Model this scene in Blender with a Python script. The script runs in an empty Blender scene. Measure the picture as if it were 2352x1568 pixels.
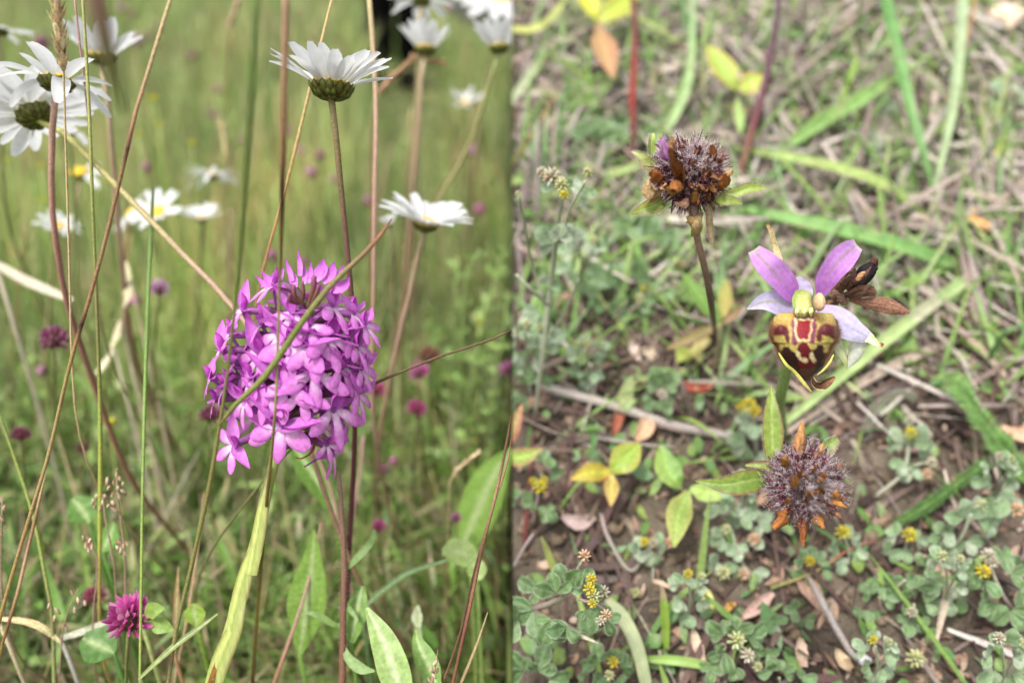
import bpy, math, random
import numpy as np
from mathutils import Vector, Matrix, noise

random.seed(7); rng = np.random.default_rng(7)
scene = bpy.context.scene
R_ = math.radians

# ---------------------------------------------------------------- camera
HC, PITCH, LENS, FOCUS = 0.30, R_(22.3), 28.0, 0.214
cam_d = bpy.data.cameras.new('camera'); cam = bpy.data.objects.new('camera', cam_d)
scene.collection.objects.link(cam); scene.camera = cam
cam.location = (0, 0, HC); cam.rotation_euler = (R_(90) - PITCH, 0, 0)
cam_d.lens = LENS; cam_d.sensor_width = 36; cam_d.clip_start = 0.004; cam_d.clip_end = 500
cam_d.dof.use_dof = True; cam_d.dof.focus_distance = FOCUS; cam_d.dof.aperture_fstop = 6.6

# ---------------------------------------------------------------- sky, sun, exposure
SUN_EL, SUN_AZ = R_(58), R_(215)          # azimuth clockwise from +y
world = bpy.data.worlds.new('World'); scene.world = world; world.use_nodes = True
nt = world.node_tree; bg = nt.nodes['Background']
sky = nt.nodes.new('ShaderNodeTexSky'); sky.sky_type = 'NISHITA'; sky.sun_disc = False
sky.sun_elevation = SUN_EL; sky.sun_rotation = SUN_AZ
sky.air_density = 1.0; sky.dust_density = 4.0; sky.ozone_density = 1.0
hs = nt.nodes.new('ShaderNodeHueSaturation'); hs.inputs['Saturation'].default_value = 0.36
nt.links.new(sky.outputs[0], hs.inputs['Color']); nt.links.new(hs.outputs[0], bg.inputs['Color'])
bg.inputs['Strength'].default_value = 0.115
sun_d = bpy.data.lights.new('sun', 'SUN'); sun = bpy.data.objects.new('sun', sun_d)
scene.collection.objects.link(sun)
sun_d.energy = 1.5; sun_d.angle = R_(10); sun_d.color = (1.0, 0.975, 0.94)
sd = Vector((math.sin(SUN_AZ) * math.cos(SUN_EL), math.cos(SUN_AZ) * math.cos(SUN_EL), math.sin(SUN_EL)))
sun.rotation_euler = sd.to_track_quat('Z', 'Y').to_euler()
vs = scene.view_settings
vs.view_transform = 'Standard'; vs.look = 'None'; vs.gamma = 1.0; vs.use_curve_mapping = False
vs.exposure = 1.38
try:
    scene.cycles.max_bounces = 6; scene.cycles.transparent_max_bounces = 4; scene.cycles.use_denoising = True
except Exception: pass

# ---------------------------------------------------------------- the view as a ruler: point at a depth along a ray
K = 18.0 / LENS
CP, SP = math.cos(PITCH), math.sin(PITCH)
CAM = np.array((0, 0, HC)); FW = np.array((0, CP, -SP)); RT = np.array((1.0, 0, 0)); UP = np.array((0, SP, CP))
def P(px, py, D):
    return CAM + D * (FW + (px - 1176) / 1176 * K * RT + (784 - py) / 1176 * K * UP)
def mm(px, D): return px * D * K / 1176
# ground: flat meadow at x<0, earth bank rising away at x>0
BM = math.tan(R_(30)); BY0 = 0.365 * CP; BZ0 = HC - 0.365 * SP
def bank_z(y): return BZ0 + BM * (min(y, .8) - BY0)
def gdL(px, py, off=0):
    v = (784 - py) / 1176 * K
    return (HC - off) / max(SP - v * CP, .01)
def gdR(px, py, off=0):
    v = (784 - py) / 1176 * K
    return (HC - BZ0 - off + BM * BY0) / (SP - v * CP + BM * (CP + v * SP))
def sst(t): t = max(0.0, min(1.0, t)); return t * t * (3 - 2 * t)
def meadow_z(x, y):
    if y < 3: return 0.0
    s = sst((-x / y - .05) / .10)
    return (y - 3) * (.030 * s - .012 * (1 - s))

# ---------------------------------------------------------------- materials (colour of the thing itself comes from 'Col')
def plant_mat(name, rough=.5, trans=.3, spec=.3, nscale=900, namt=.25, bump=0.0, streak=None, sheen=0):
    m = bpy.data.materials.new(name); m.use_nodes = True; t = m.node_tree; n = t.nodes; l = t.links
    out = n['Material Output']; b = n['Principled BSDF']
    a = n.new('ShaderNodeVertexColor'); a.layer_name = 'Col'
    tc = n.new('ShaderNodeTexCoord')
    nz = n.new('ShaderNodeTexNoise'); nz.inputs['Scale'].default_value = nscale; nz.inputs['Detail'].default_value = 4
    if streak:
        mp = n.new('ShaderNodeMapping'); mp.inputs['Scale'].default_value = streak
        l.new(tc.outputs['Object'], mp.inputs[0]); l.new(mp.outputs[0], nz.inputs['Vector'])
    else: l.new(tc.outputs['Object'], nz.inputs['Vector'])
    mr = n.new('ShaderNodeMapRange'); mr.inputs[1].default_value = .3; mr.inputs[2].default_value = .7
    mr.inputs[3].default_value = 1 - namt; mr.inputs[4].default_value = 1 + namt
    l.new(nz.outputs[0], mr.inputs[0])
    mx = n.new('ShaderNodeMixRGB'); mx.blend_type = 'MULTIPLY'; mx.inputs[0].default_value = 1
    l.new(a.outputs[0], mx.inputs[1]); l.new(mr.outputs[0], mx.inputs[2])
    l.new(mx.outputs[0], b.inputs['Base Color'])
    b.inputs['Roughness'].default_value = rough; b.inputs['Specular IOR Level'].default_value = spec
    if sheen: b.inputs['Sheen Weight'].default_value = sheen
    if bump:
        bp = n.new('ShaderNodeBump'); bp.inputs['Strength'].default_value = bump; bp.inputs['Distance'].default_value = .0006
        l.new(nz.outputs[0], bp.inputs['Height']); l.new(bp.outputs[0], b.inputs['Normal'])
    if trans:
        tr = n.new('ShaderNodeBsdfTranslucent'); ms = n.new('ShaderNodeMixShader'); ms.inputs[0].default_value = trans
        l.new(mx.outputs[0], tr.inputs[0]); l.new(b.outputs[0], ms.inputs[1]); l.new(tr.outputs[0], ms.inputs[2])
        l.new(ms.outputs[0], out.inputs[0])
    return m
M_LEAF = plant_mat('leaf', .45, .35, .35, 700, .22, .3)
M_SHEATH = plant_mat('sheath', .45, .25, .35, 1.0, .16, .15, streak=(1600, 1600, 90))
M_GRASS = plant_mat('grass_blade', .5, .35, .3, 160, .2)
M_STEM = plant_mat('stem', .55, .08, .3, 1500, .28, .35)
M_PETAL = plant_mat('white_petal', .55, .45, .2, 500, .05, .15)
M_PINK = plant_mat('pink_petal', .5, .45, .25, 900, .14, .2)
M_LIP = plant_mat('orchid_lip', .5, .04, .25, 1800, .18, .3)
M_DRY = plant_mat('dry_plant', .75, .12, .15, 1400, .35, .6)
M_FUZZ = plant_mat('hair', .6, .35, .2, 300, .1)
M_SOIL = plant_mat('soil', .9, 0, .15, 1100, .42, 1.0)
M_CLOTH = plant_mat('cloth', .9, 0, .1, 200, .2)

# ---------------------------------------------------------------- building helpers
SIDE = -1            # -1 while the meadow is built, +1 while the bank is built
def ncol(c, n): return c
def cr(rows, n):     # Catmull-Rom through rows of numbers
    a = np.asarray(rows, float); k = len(a)
    if k == 1: return np.repeat(a, n, 0)
    if k == 2: return a[0] + (a[1] - a[0]) * np.linspace(0, 1, n)[:, None]
    p = np.vstack([2 * a[0] - a[1], a, 2 * a[-1] - a[-2]])
    seg = np.r_[0, np.cumsum(np.maximum(np.linalg.norm(np.diff(a[:, :3], axis=0), axis=1), 1e-9))]
    t = np.linspace(0, seg[-1], n); out = np.empty((n, a.shape[1]))
    for i, x in enumerate(t):
        j = min(max(np.searchsorted(seg, x, 'right') - 1, 0), k - 2)
        u = (x - seg[j]) / (seg[j + 1] - seg[j])
        p0, p1, p2, p3 = p[j], p[j + 1], p[j + 2], p[j + 3]
        out[i] = .5 * (2 * p1 + (p2 - p0) * u + (2 * p0 - 5 * p1 + 4 * p2 - p3) * u * u + (3 * p1 - p0 - 3 * p2 + p3) * u ** 3)
    return out
def nrm(v):
    v = np.asarray(v, float); return v / max(np.linalg.norm(v), 1e-12)
def frames(p):
    t = np.gradient(p, axis=0); t /= np.maximum(np.linalg.norm(t, axis=1), 1e-12)[:, None]; return t
def jc(c, a=.12):
    f = 1 + random.uniform(-a, a); return tuple(max(0, x * f * (1 + random.uniform(-a, a) * .4)) for x in c)
def mixc(a, b, t): return tuple(x + (y - x) * t for x, y in zip(a, b))

class MB:
    def __init__(s): s.v = []; s.f = []; s.c = []
    def grid(s, pts, cols, closed=False):     # pts [i][j]
        nu, nv = len(pts), len(pts[0]); o = len(s.v)
        for r in pts: s.v.extend(map(tuple, r))
        for r in cols: s.c.extend(map(tuple, r))
        for i in range(nu - 1):
            for j in range(nv if closed else nv - 1):
                k = (j + 1) % nv
                s.f.append((o + i * nv + j, o + i * nv + k, o + (i + 1) * nv + k, o + (i + 1) * nv + j))
        return o
    def tube(s, rows, cols, n=None, sides=6):   # rows [(x,y,z,r)], cols list of colours along
        n = n or max(6, len(rows) * 5)
        q = cr(rows, n); p = q[:, :3]; r = np.maximum(q[:, 3], 1e-6); t = frames(p)
        cl = np.asarray(cols, float).reshape(-1, 3)
        kv = getattr(rows, 'kvis', len(rows)); a_ = np.asarray(rows, float)[:, :3]; arc = np.r_[0, np.cumsum(np.linalg.norm(np.diff(a_, axis=0), axis=1))]; arc /= max(arc[-1], 1e-9)
        cp = arc[:kv] if len(cl) == kv else np.linspace(0, arc[kv - 1], len(cl))
        ci = np.array([np.interp(np.linspace(0, 1, n), cp, cl[:, k]) for k in range(3)]).T if len(cl) > 1 else np.repeat(cl, n, 0)
        ref = np.array((.31, .87, .38)); G = []; Cc = []
        for i in range(n):
            a = np.cross(t[i], ref); a = nrm(a); b = np.cross(t[i], a)
            G.append([p[i] + r[i] * (math.cos(2 * math.pi * k / sides) * a + math.sin(2 * math.pi * k / sides) * b) for k in range(sides)])
            Cc.append([ci[i]] * sides)
        o = s.grid(G, Cc, True); m = len(s.v)
        s.f.append(tuple(range(o + sides - 1, o - 1, -1))); s.f.append(tuple(range(m - sides, m)))
        return s
    def ribbon(s, pts, widths, normal, col, n=10, nv=3, fold=0.0, cup=0.0, edge=0.0, twist=0.0):
        # a blade, leaf or petal: centre line, full widths along it, facing direction; fold = V keel, cup = rounded, edge = waviness
        q = cr(pts, n)[:, :3]; t = frames(q)
        w = np.interp(np.linspace(0, 1, n), np.linspace(0, 1, len(widths)), widths)
        if len(widths) > 2:
            w = cr(np.c_[np.linspace(0, 1, len(widths)), widths, np.zeros(len(widths))], n)[:, 1]
        w = np.maximum(w, 1e-6)
        N0 = np.asarray(normal, float); G = []; Cc = []; ph = random.uniform(0, 6)
        for i in range(n):
            u = i / (n - 1)
            nn = N0[min(int(u * len(N0)), len(N0) - 1)] if N0.ndim == 2 else N0
            sd_ = nrm(np.cross(t[i], nn)); up = nrm(np.cross(sd_, t[i]))
            if twist:
                c_, s_ = math.cos(twist * u), math.sin(twist * u); sd_, up = sd_ * c_ + up * s_, up * c_ - sd_ * s_
            row = []; cc = []
            for j in range(nv):
                a = -1 + 2 * j / (nv - 1)
                h = fold * abs(a) + cup * a * a + edge * math.sin(u * 17 + ph + a * 2) * abs(a)
                row.append(q[i] + sd_ * a * w[i] / 2 + up * h * w[i] / 2)
                cc.append(col(u, a) if callable(col) else col)
            G.append(row); Cc.append(cc)
        s.grid(G, Cc); return s
    def ell(s, c, ax, col, nu=7, nv=8, rough=0.0):   # ax: three half-axis vectors, third is the pole
        c = np.asarray(c); ax = [np.asarray(a, float) for a in ax]; G = []; Cc = []
        for i in range(nu):
            th = math.pi * i / (nu - 1); row = []; cc = []
            for j in range(nv):
                ph = 2 * math.pi * j / nv; k = 1 + random.uniform(-rough, rough)
                row.append(c + k * (math.sin(th) * (math.cos(ph) * ax[0] + math.sin(ph) * ax[1]) + math.cos(th) * ax[2]))
                cc.append(col(i / (nu - 1), j / nv) if callable(col) else col)
            G.append(row); Cc.append(cc)
        s.grid(G, Cc, True); return s
    def hair(s, p, q, w, c0, c1=None):
        p = np.asarray(p); q = np.asarray(q); d = q - p
        a = nrm(np.cross(d, (.3, .5, .8))) * w / 2; b = nrm(np.cross(d, a)) * w / 2; o = len(s.v)
        s.v += [tuple(p + a), tuple(p - a * .5 + b), tuple(p - a * .5 - b), tuple(q)]
        s.c += [c0] * 3 + [c1 or c0]
        s.f += [(o, o + 1, o + 3), (o + 1, o + 2, o + 3), (o + 2, o, o + 3)]
        return s
    def build(s, name, mat, root=None, smooth=True, base=None):
        return mk(name, np.array(s.v), s.f, np.array(s.c), mat, root, smooth, base)
def mk(name, V, Fc, Cl, mat, root=None, smooth=True, base=None, clamp=True):
    V = np.array(V, float)
    if clamp: V[:, 0] = np.minimum(V[:, 0], -2e-4) if SIDE < 0 else np.maximum(V[:, 0], 2e-4)
    org = np.array(ORG[root.name]) if root is not None else (np.array(base) if base is not None else V[np.argmin(V[:, 2])].copy())
    me = bpy.data.meshes.new(name)
    me.from_pydata((V - org).tolist() if len(V) < 40000 else (V - org), [], Fc if isinstance(Fc, list) else Fc.tolist())
    ca = me.color_attributes.new('Col', 'FLOAT_COLOR', 'POINT')
    C4 = np.ones((len(V), 4), np.float32); C4[:, :3] = Cl; ca.data.foreach_set('color', C4.ravel())
    me.materials.append(mat)
    if smooth: me.polygons.foreach_set('use_smooth', np.ones(len(me.polygons), bool))
    o = bpy.data.objects.new(name, me); scene.collection.objects.link(o)
    ORG[o.name] = tuple(org)
    if root is not None: o.parent = root; o.location = (0, 0, 0)
    else: o.location = tuple(org)
    return o
ORG = {}
LABELS = set()
def tag(o, label, cat, group=None):
    if label in LABELS and not group: print('DUP LABEL', label)
    LABELS.add(label)
    o['label'] = label; o['category'] = cat
    if group: o['group'] = group
    return o
def thing(name, label, cat, loc, group=None):
    o = bpy.data.objects.new(name, None); scene.collection.objects.link(o)
    o.empty_display_size = .005; o.location = tuple(loc); ORG[o.name] = tuple(loc)
    return tag(o, label, cat, group)
def L3(pts): return [P(*q[:3]) for q in pts]
TOCAM = -FW
def rows(pts, tip=1.0):       # [(px,py,D,width_px)] -> [(x,y,z,r)]
    return [tuple(P(a, b, D)) + (mm(w, D) / 2,) for a, b, D, w in pts]
def ground_under(x, y): return meadow_z(x, y) if SIDE < 0 else bank_z(y)
class RW(list): pass
def to_ground(rw, lean=.25):   # carry a stem on from its last point down to the soil
    kv = len(rw); p = np.array(rw[-1][:3]); q = np.array(rw[-2][:3]); d = nrm(p - q); d0 = d.copy(); r = rw[-1][3]; add = []
    goal = nrm((d[0] * .6, .55, -.85)) if SIDE < 0 and p[2] > .03 and (HC - p[2]) < .9 * (p[1] + .02) else nrm((d[0] * .6, d[1] * .6, -1.0))
    for k in range(300):
        if p[2] <= ground_under(p[0], p[1]): break
        d = nrm(d0 * max(0, 1 - k / 14) + goal * min(1, k / 14 + .05)); p = p + d * .004
        if k % 5 == 4: add.append(tuple(p) + (r,))
    if len(add) and p[2] <= 0.02: add[-1] = tuple(p - np.array((0, 0, .003))) + (r,)
    elif k > 0: add.append(tuple(p - np.array((0, 0, .003))) + (r,))
    rw = list(rw) + add
    out = RW(rw); out.kvis = kv; return out

# ================================================================ GROUND
def grid_mesh(name, xs, ys, zf, cf, mat, extra_wall=None):
    nx, ny = len(xs), len(ys)
    V = [(x, y, zf(x, y)) for y in ys for x in xs]; C_ = [cf(x, y) for y in ys for x in xs]
    Fc = [(j * nx + i, j * nx + i + 1, (j + 1) * nx + i + 1, (j + 1) * nx + i) for j in range(ny - 1) for i in range(nx - 1)]
    if extra_wall is not None:      # cut face of the bank along its x = 0 edge
        o = len(V)
        for y in ys: V.append((xs[0], y, -.25)); C_.append(cf(xs[0], y))
        Fc += [(j * nx, (j + 1) * nx, o + j + 1, o + j) for j in range(ny - 1)]
        o2 = len(V)                 # near end and far end
        for i, x in enumerate(xs): V.append((x, ys[0], -.25)); C_.append(cf(x, ys[0]))
        Fc += [(i + 1, i, o2 + i, o2 + i + 1) for i in range(nx - 1)]
    o = mk(name, V, Fc, np.array(C_), mat, clamp=False); o['kind'] = 'structure'; return o
SOILC = (.115, .080, .052)
def n3(x, y, s, z=0): return noise.noise(Vector((x * s, y * s, z)))
def meadow_col(x, y):
    k = .5 + .5 * n3(x, y, 9); return mixc((.07, .06, .03), (.10, .12, .04), k)
xs = np.r_[-120, -60, -25, -10, -5, -2.5, np.linspace(-1.4, -.0004, 60)] if False else np.r_[-120, -60, -25, -10, -5, -2.5, np.linspace(-1.2, .0, 50), .6, 2.5, 6, 12, 30, 80]
ys = np.r_[-8, -2, -.5, np.linspace(0, 1.5, 60), 2, 3, 4.5, 7, 11, 18, 30, 60, 120, 220]
grid_mesh('meadow_ground', xs, ys, lambda x, y: meadow_z(x, y) + (.006 * n3(x, y, 25) if abs(x) < 1.5 and y < 2 else 0) - (.02 if x > 0 else 0), meadow_col, M_SOIL)

def bank_surf(x, y):
    z = bank_z(y)
    if x < .50 and .1 < y < .8:
        z += .0022 * n3(x, y, 60) + .0035 * n3(x, y, 26, 3) + .0016 * abs(n3(x, y, 150, 5)) + .0009 * n3(x, y, 330, 8)
        w = sst((.36 - y) / .06)
        z += w * (.009 * abs(n3(x, y, 48, 11)) + .004 * abs(n3(x, y, 120, 13)) - .004)
    elif x > 1.2: z *= max(0, 1 - (x - 1.2) / 2.5)
    if y > 2.4: z *= max(0, 1 - (y - 2.4) / 1.6)
    return z
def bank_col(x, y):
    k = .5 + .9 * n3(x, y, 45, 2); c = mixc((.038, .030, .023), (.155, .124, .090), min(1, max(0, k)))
    return mixc(c, (.032, .025, .021), max(0, min(1, (y - .29) * 9)) * .9)  # soil darkened up the bank, painted shade for the pockets under the straw
SIDE = 1
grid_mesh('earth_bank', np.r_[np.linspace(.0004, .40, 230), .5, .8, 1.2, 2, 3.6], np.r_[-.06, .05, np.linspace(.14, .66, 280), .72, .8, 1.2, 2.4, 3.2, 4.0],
          bank_surf, bank_col, M_SOIL, extra_wall=True)

# ================================================================ SCATTER
def blades(base, az, length, lean, bend, width, prof, c0, c1, tw=None, slope=False, fold=0.0):
    n = len(base); m = len(prof); s = np.linspace(0, 1, m); prof = np.asarray(prof)
    ang = lean[:, None] + bend[:, None] * s; ds = (length / (m - 1))[:, None]
    sh = np.sin(ang); ch = np.cos(ang)
    H = np.c_[np.zeros(n), np.cumsum((sh[:, 1:] + sh[:, :-1]) / 2, 1)] * ds
    Z = np.c_[np.zeros(n), np.cumsum((ch[:, 1:] + ch[:, :-1]) / 2, 1)] * ds
    p = np.empty((n, m, 3))
    p[..., 0] = base[:, 0, None] + H * np.cos(az)[:, None]; p[..., 1] = base[:, 1, None] + H * np.sin(az)[:, None]; p[..., 2] = base[:, 2, None] + Z
    if tw is None: tw = np.zeros(n)
    sd = np.stack([-np.sin(az) * np.cos(tw), np.cos(az) * np.cos(tw), np.sin(tw)], -1)[:, None, :]
    off = sd * (width[:, None] * prof / 2)[..., None]
    cols = 3 if fold else 2
    V = np.empty((n, m, cols, 3)); V[:, :, 0] = p + off; V[:, :, -1] = p - off
    if fold: V[:, :, 1] = p; V[:, :, 1, 2] -= fold * width[:, None] * prof
    if slope: V[..., 2] += BM * (V[..., 1] - base[:, 1, None, None])
    Cc = (c0[:, None, :] * (1 - s)[None, :, None] + c1[:, None, :] * s[None, :, None])
    Cc = np.repeat(Cc[:, :, None, :], cols, 2)
    idx = np.arange(n * m * cols).reshape(n, m, cols)
    F = np.stack([idx[:, :-1, :-1], idx[:, :-1, 1:], idx[:, 1:, 1:], idx[:, 1:, :-1]], -1).reshape(-1, 4)
    return V.reshape(-1, 3), F, Cc.reshape(-1, 3)
def patch(v, c):        # plants grow in patches of lighter and darker kinds
    k = np.array([noise.noise(Vector((x * 5, y * 2.5, 1))) + .7 * noise.noise(Vector((x * 17, y * 9, 4))) for x, y in v[::4, :2]]); k = np.repeat(k, 4)[:len(v)]
    return c * np.clip(1.0 + .75 * k, .4, 1.6)[:, None] * np.stack([1 + .12 * k, np.ones(len(k)), 1 - .1 * k], -1)
def scat(name, parts, mat, label, cat):
    V = []; F = []; C_ = []; o = 0
    for v, f, c in parts: V.append(v); F.append(f + o); C_.append(c); o += len(v)
    ob = mk(name, np.vstack(V), np.vstack(F), np.vstack(C_), mat, base=(0, 0, 0)); ob['kind'] = 'stuff'; tag(ob, label, cat); return ob
U = lambda a, b, n: rng.uniform(a, b, n)
def pal(cs, n, j=.2, w=None):
    cs = np.array(cs); c = cs[rng.choice(len(cs), n, p=w)]
    return np.clip(c * U(1 - j, 1 + j, (n, 1)) * U(1 - j * .3, 1 + j * .3, (n, 3)), 0, 1)
GR = [(.10, .19, .032), (.135, .235, .042), (.18, .29, .06), (.075, .14, .026), (.23, .325, .085)]
LG = [(.28, .40, .11), (.34, .43, .16), (.24, .36, .09), (.41, .44, .20)]
ST = [(.42, .31, .16), (.34, .25, .14), (.27, .19, .11), (.46, .38, .22)]
RD = [(.25, .14, .09), (.30, .17, .13), (.19, .10, .07)]
PB = [.6, 1, 1, .85, .55, .05]; PL = [.12, .75, 1, .85, .08]

SIDE = -1
def spread(n, y0, y1, e=1.0):
    y = y0 * (y1 / y0) ** (U(0, 1, n) ** e); x = -U(0, 1, n) * (.68 * y + .10) - .0006
    z = np.array([meadow_z(a, b) for a, b in zip(x, y)]); return np.c_[x, y, z - .002]
def away(b, az):        # lean away from the edge of the bank
    f = (b[:, 0] > -.06) & (np.cos(az) > 0); az[f] = math.pi - az[f]; return az
def sight(b, h):       # trodden patch where the person stands: grass there stays low
    r = -b[:, 0] / b[:, 1]; g = (np.abs(r - .128) < .05) & (b[:, 1] > .65) & (b[:, 1] < 4.6)
    return np.where(g, np.minimum(h, np.maximum(.02, (.27 - .085 * b[:, 1])) * U(.35, .8, len(b))), h)
def clump(b, s, z=0): return np.array([.5 + .8 * noise.noise(Vector((q[0] * s, q[1] * s, z))) for q in b]).clip(0, 1)
A2 = 2 * math.pi
parts = []
# thatch and short litter under everything
n = 4300; b = spread(n, .22, 1.3); b[:, 2] += U(0, .025, n)
parts.append(blades(b, away(b, U(0, A2, n)), U(.02, .07, n), U(1.0, 1.7, n), U(-.5, .6, n), U(.0006, .0018, n), PB, pal(ST + RD + [(.34, .30, .24), (.45, .38, .28)], n), pal(ST + [(.45, .4, .33)], n), U(-.5, .5, n)))
n = 12500; b = spread(n, .24, 1.2)
near = b[:, 1] < .42
ln = np.where(near, U(.025, .085, n), U(.04, .13, n))
parts.append(blades(b, away(b, U(0, A2, n)), ln, U(0, .8, n), U(.2, 1.4, n), U(.0008, .0024, n), PB, pal(GR + LG[:2], n), pal(GR + LG + ST[:1], n), U(-.4, .4, n)))
n = 2600; b = spread(n, .37, .75)
parts.append(blades(b, away(b, U(0, A2, n)), np.interp(b[:, 1], [.37, .5, .75], [.045, .08, .11]) * U(.6, 1.3, n), U(0, .5, n), U(0, 1.1, n), U(.0012, .0030, n), PB, pal(GR + LG + ST[:1], n), pal(GR + LG + ST[:1], n), U(-.5, .5, n)))
n = 3600; b = spread(n, .42, 1.5)
parts.append(blades(b, away(b, U(0, A2, n)), np.interp(b[:, 1], [.42, .6, 1.0, 1.5], [.05, .09, .15, .20]) * U(.6, 1.35, n), U(0, .5, n), U(-.1, .8, n), U(.0008, .0018, n), [1, .95, .9, .8, .7, .3], pal(LG + ST[:2] + GR[2:], n), pal(LG + ST, n), U(-.5, .5, n)))
# mid meadow: rank grass with straw stems
n = 17000; b = spread(n, .62, 3.2, .9); k = clump(b, 5)
gm = np.where((k > .5)[:, None], pal(GR + LG, n), pal(GR, n)); gt = np.where((k > .62)[:, None], pal(LG + ST, n), pal(GR + LG, n))
hl = np.interp(b[:, 1], [.6, 1, 2, 3.2], [.06, .12, .19, .24]) * U(.5, 1.25, n); hl = sight(b, hl)
parts.append(blades(b, away(b, U(0, A2, n)), hl, U(0, .35, n), U(.05, 1.0, n), U(.0016, .0036, n), PB, gm, gt, U(-.5, .5, n)))
n = 3600; b = spread(n, .6, 4.5); hl = np.interp(b[:, 1], [.6, 1, 2, 4.5], [.10, .17, .25, .36]) * U(.7, 1.3, n); hl = sight(b, hl)
parts.append(blades(b, away(b, U(0, A2, n)), hl, U(0, .25, n), U(-.1, .5, n), U(.0011, .0022, n), [1, .9, .8, .8, .9, .6], pal(LG + ST[:1] + GR, n), pal(LG + ST[:2] + RD[:1], n), U(-.5, .5, n)))
n = 2600; b = spread(n, .9, 4); hl = np.interp(b[:, 1], [.9, 2, 4], [.10, .2, .26]) * U(.5, 1.15, n); hl = sight(b, hl)
parts.append(blades(b, away(b, U(0, A2, n)), hl, U(0, .5, n), U(.3, 1.3, n), U(.004, .009, n), PB, pal(LG + GR, n), pal(LG + LG + ST, n), U(-.9, .9, n)))
# far meadow
n = 15000; b = spread(n, 2.8, 14); k = clump(b, 1.2)
hl = np.interp(b[:, 1], [2.8, 5, 14], [.26, .34, .34]) * U(.6, 1.2, n)
def lowk(b): r = -b[:, 0] / b[:, 1]; return np.clip((r - .03) / .05, .3, 1) * np.where((np.abs(r - .128) < .045) & (b[:, 1] < 4.4), .55, 1)
hl *= lowk(b); hl = sight(b, hl)
parts.append(blades(b, away(b, U(0, A2, n)), hl, U(0, .3, n), U(.1, 1.0, n), U(.006, .016, n), PB, pal(GR, n), np.where((k > .5)[:, None], pal(LG + ST, n), pal(GR + LG, n)), U(-.6, .6, n)))
# the meadow goes on beyond the edge of the view
n = 12000; y = .05 * 160 ** U(0, 1, n); x = -(.68 * y + .10) - U(0, 1, n) * (1.1 * y + .45); b = np.c_[x, y, np.array([meadow_z(p, q) for p, q in zip(x, y)])]
hl = np.interp(y, [.05, .4, 1, 2, 8], [.06, .10, .15, .22, .30]) * U(.5, 1.25, n)
parts.append(blades(b, U(0, A2, n), hl, U(0, .4, n), U(.05, 1.0, n), np.interp(y, [.05, 1, 8], [.0018, .003, .014]) * U(.6, 1.3, n), PB, pal(GR, n), pal(GR + LG + ST[:1], n), U(-.5, .5, n)))
n = 9000; b = spread(n, 12, 90)
parts.append(blades(b, away(b, U(0, A2, n)), U(.3, .6, n) * lowk(b), U(0, .3, n), U(.1, 1.0, n), U(.04, .12, n), PB, pal(GR, n), pal(LG + GR, n), U(-.6, .6, n)))
parts = [(v, f, np.clip(patch(v, c), 0, .8)) for v, f, c in parts]
scat('meadow_grass', parts, M_GRASS, 'mixed green and straw coloured meadow grass filling the ground behind the pink orchid', 'grass')
# small broad leaves near the soil
parts = []
n = 5200; b = spread(n, .24, 1.5); b[:, 2] += U(.0, 1, n) ** 1.7 * .08 * np.clip((b[:, 1] - .12) * 3.2, .3, 1)
parts.append(blades(b, away(b, U(0, A2, n)), U(.006, .018, n), U(.7, 1.8, n), U(-.2, .9, n), U(.003, .0085, n), PL, pal(GR, n), pal(GR + LG, n), U(-.7, .7, n), fold=.12))
n = 4200; b = spread(n, .25, 1.1); b[:, 2] += U(0, 1, n) ** 1.5 * .075
parts.append(blades(b, away(b, U(0, A2, n)), U(.008, .028, n), U(.3, 1.9, n), U(-.3, 1.0, n), U(.0016, .0042, n), PB, pal(GR, n, .35), pal(GR + LG[:1] + ST[2:], n, .3), U(-.9, .9, n), fold=.2))
n = 2600; b = spread(n, .25, 1.0); b[:, 2] += U(0, .03, n)
parts.append(blades(b, away(b, U(0, A2, n)), U(.03, .10, n), U(.4, 1.5, n), U(-.4, .6, n), U(.0005, .0013, n), [.8, 1, .9, .8, .4], pal(ST + RD[:1], n, .3), pal(ST + [(.5, .44, .34)], n, .3), U(-.5, .5, n), fold=.1))
n = 420; b = spread(n, .33, 1.6); b[:, 2] += U(0, .02, n)
parts.append(blades(b, away(b, U(0, A2, n)), U(.02, .05, n), U(.1, 1.0, n), U(.1, 1.0, n), U(.009, .018, n), PL, pal(GR + LG, n), pal(GR + LG, n), U(-.5, .5, n), fold=.1))
scat('ground_leaves', parts, M_LEAF, 'small green clover and herb leaves crowding the meadow floor among the grass', 'ground cover')

# ================================================================ PINK PYRAMIDAL ORCHID
D0 = .219
B_ = P(640, 1050, .222); T_ = P(712, 690, .207); AX = nrm(T_ - B_); ALEN = np.linalg.norm(T_ - B_)
foot = P(455, 1690, .225); foot = foot * (1, 1, 0)
orch = thing('pyramidal_orchid', 'bright pink orchid with a dense pyramid of three lobed florets on a pale stem', 'orchid', (foot[0], foot[1], 0))
st_rows = rows([(690, 720, .209, 20), (650, 950, .218, 22), (630, 1060, .221, 24), (612, 1130, .2235, 26), (592, 1230, .2265, 28), (564, 1330, .2295, 30), (532, 1440, .2325, 32), (497, 1568, .2365, 34)])
st_rows = to_ground(st_rows)
MB().tube(st_rows, [(.26, .16, .16), (.38, .42, .14), (.42, .48, .15), (.44, .50, .16), (.44, .50, .17), (.42, .48, .16), (.40, .46, .15)], n=40, sides=10).build('stem', M_SHEATH, orch)
def sheath_col(u, a):
    c = mixc((.56, .58, .22), (.36, .45, .11), sst(.5 + .5 * math.sin(a * 7 + 1))); c = mixc(c, (.62, .62, .32), max(0, u - .6) * 1.6)
    return mixc(c, (.22, .12, .05), max(0, (abs(a) - .82) * 4)) if u > .2 else c
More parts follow.
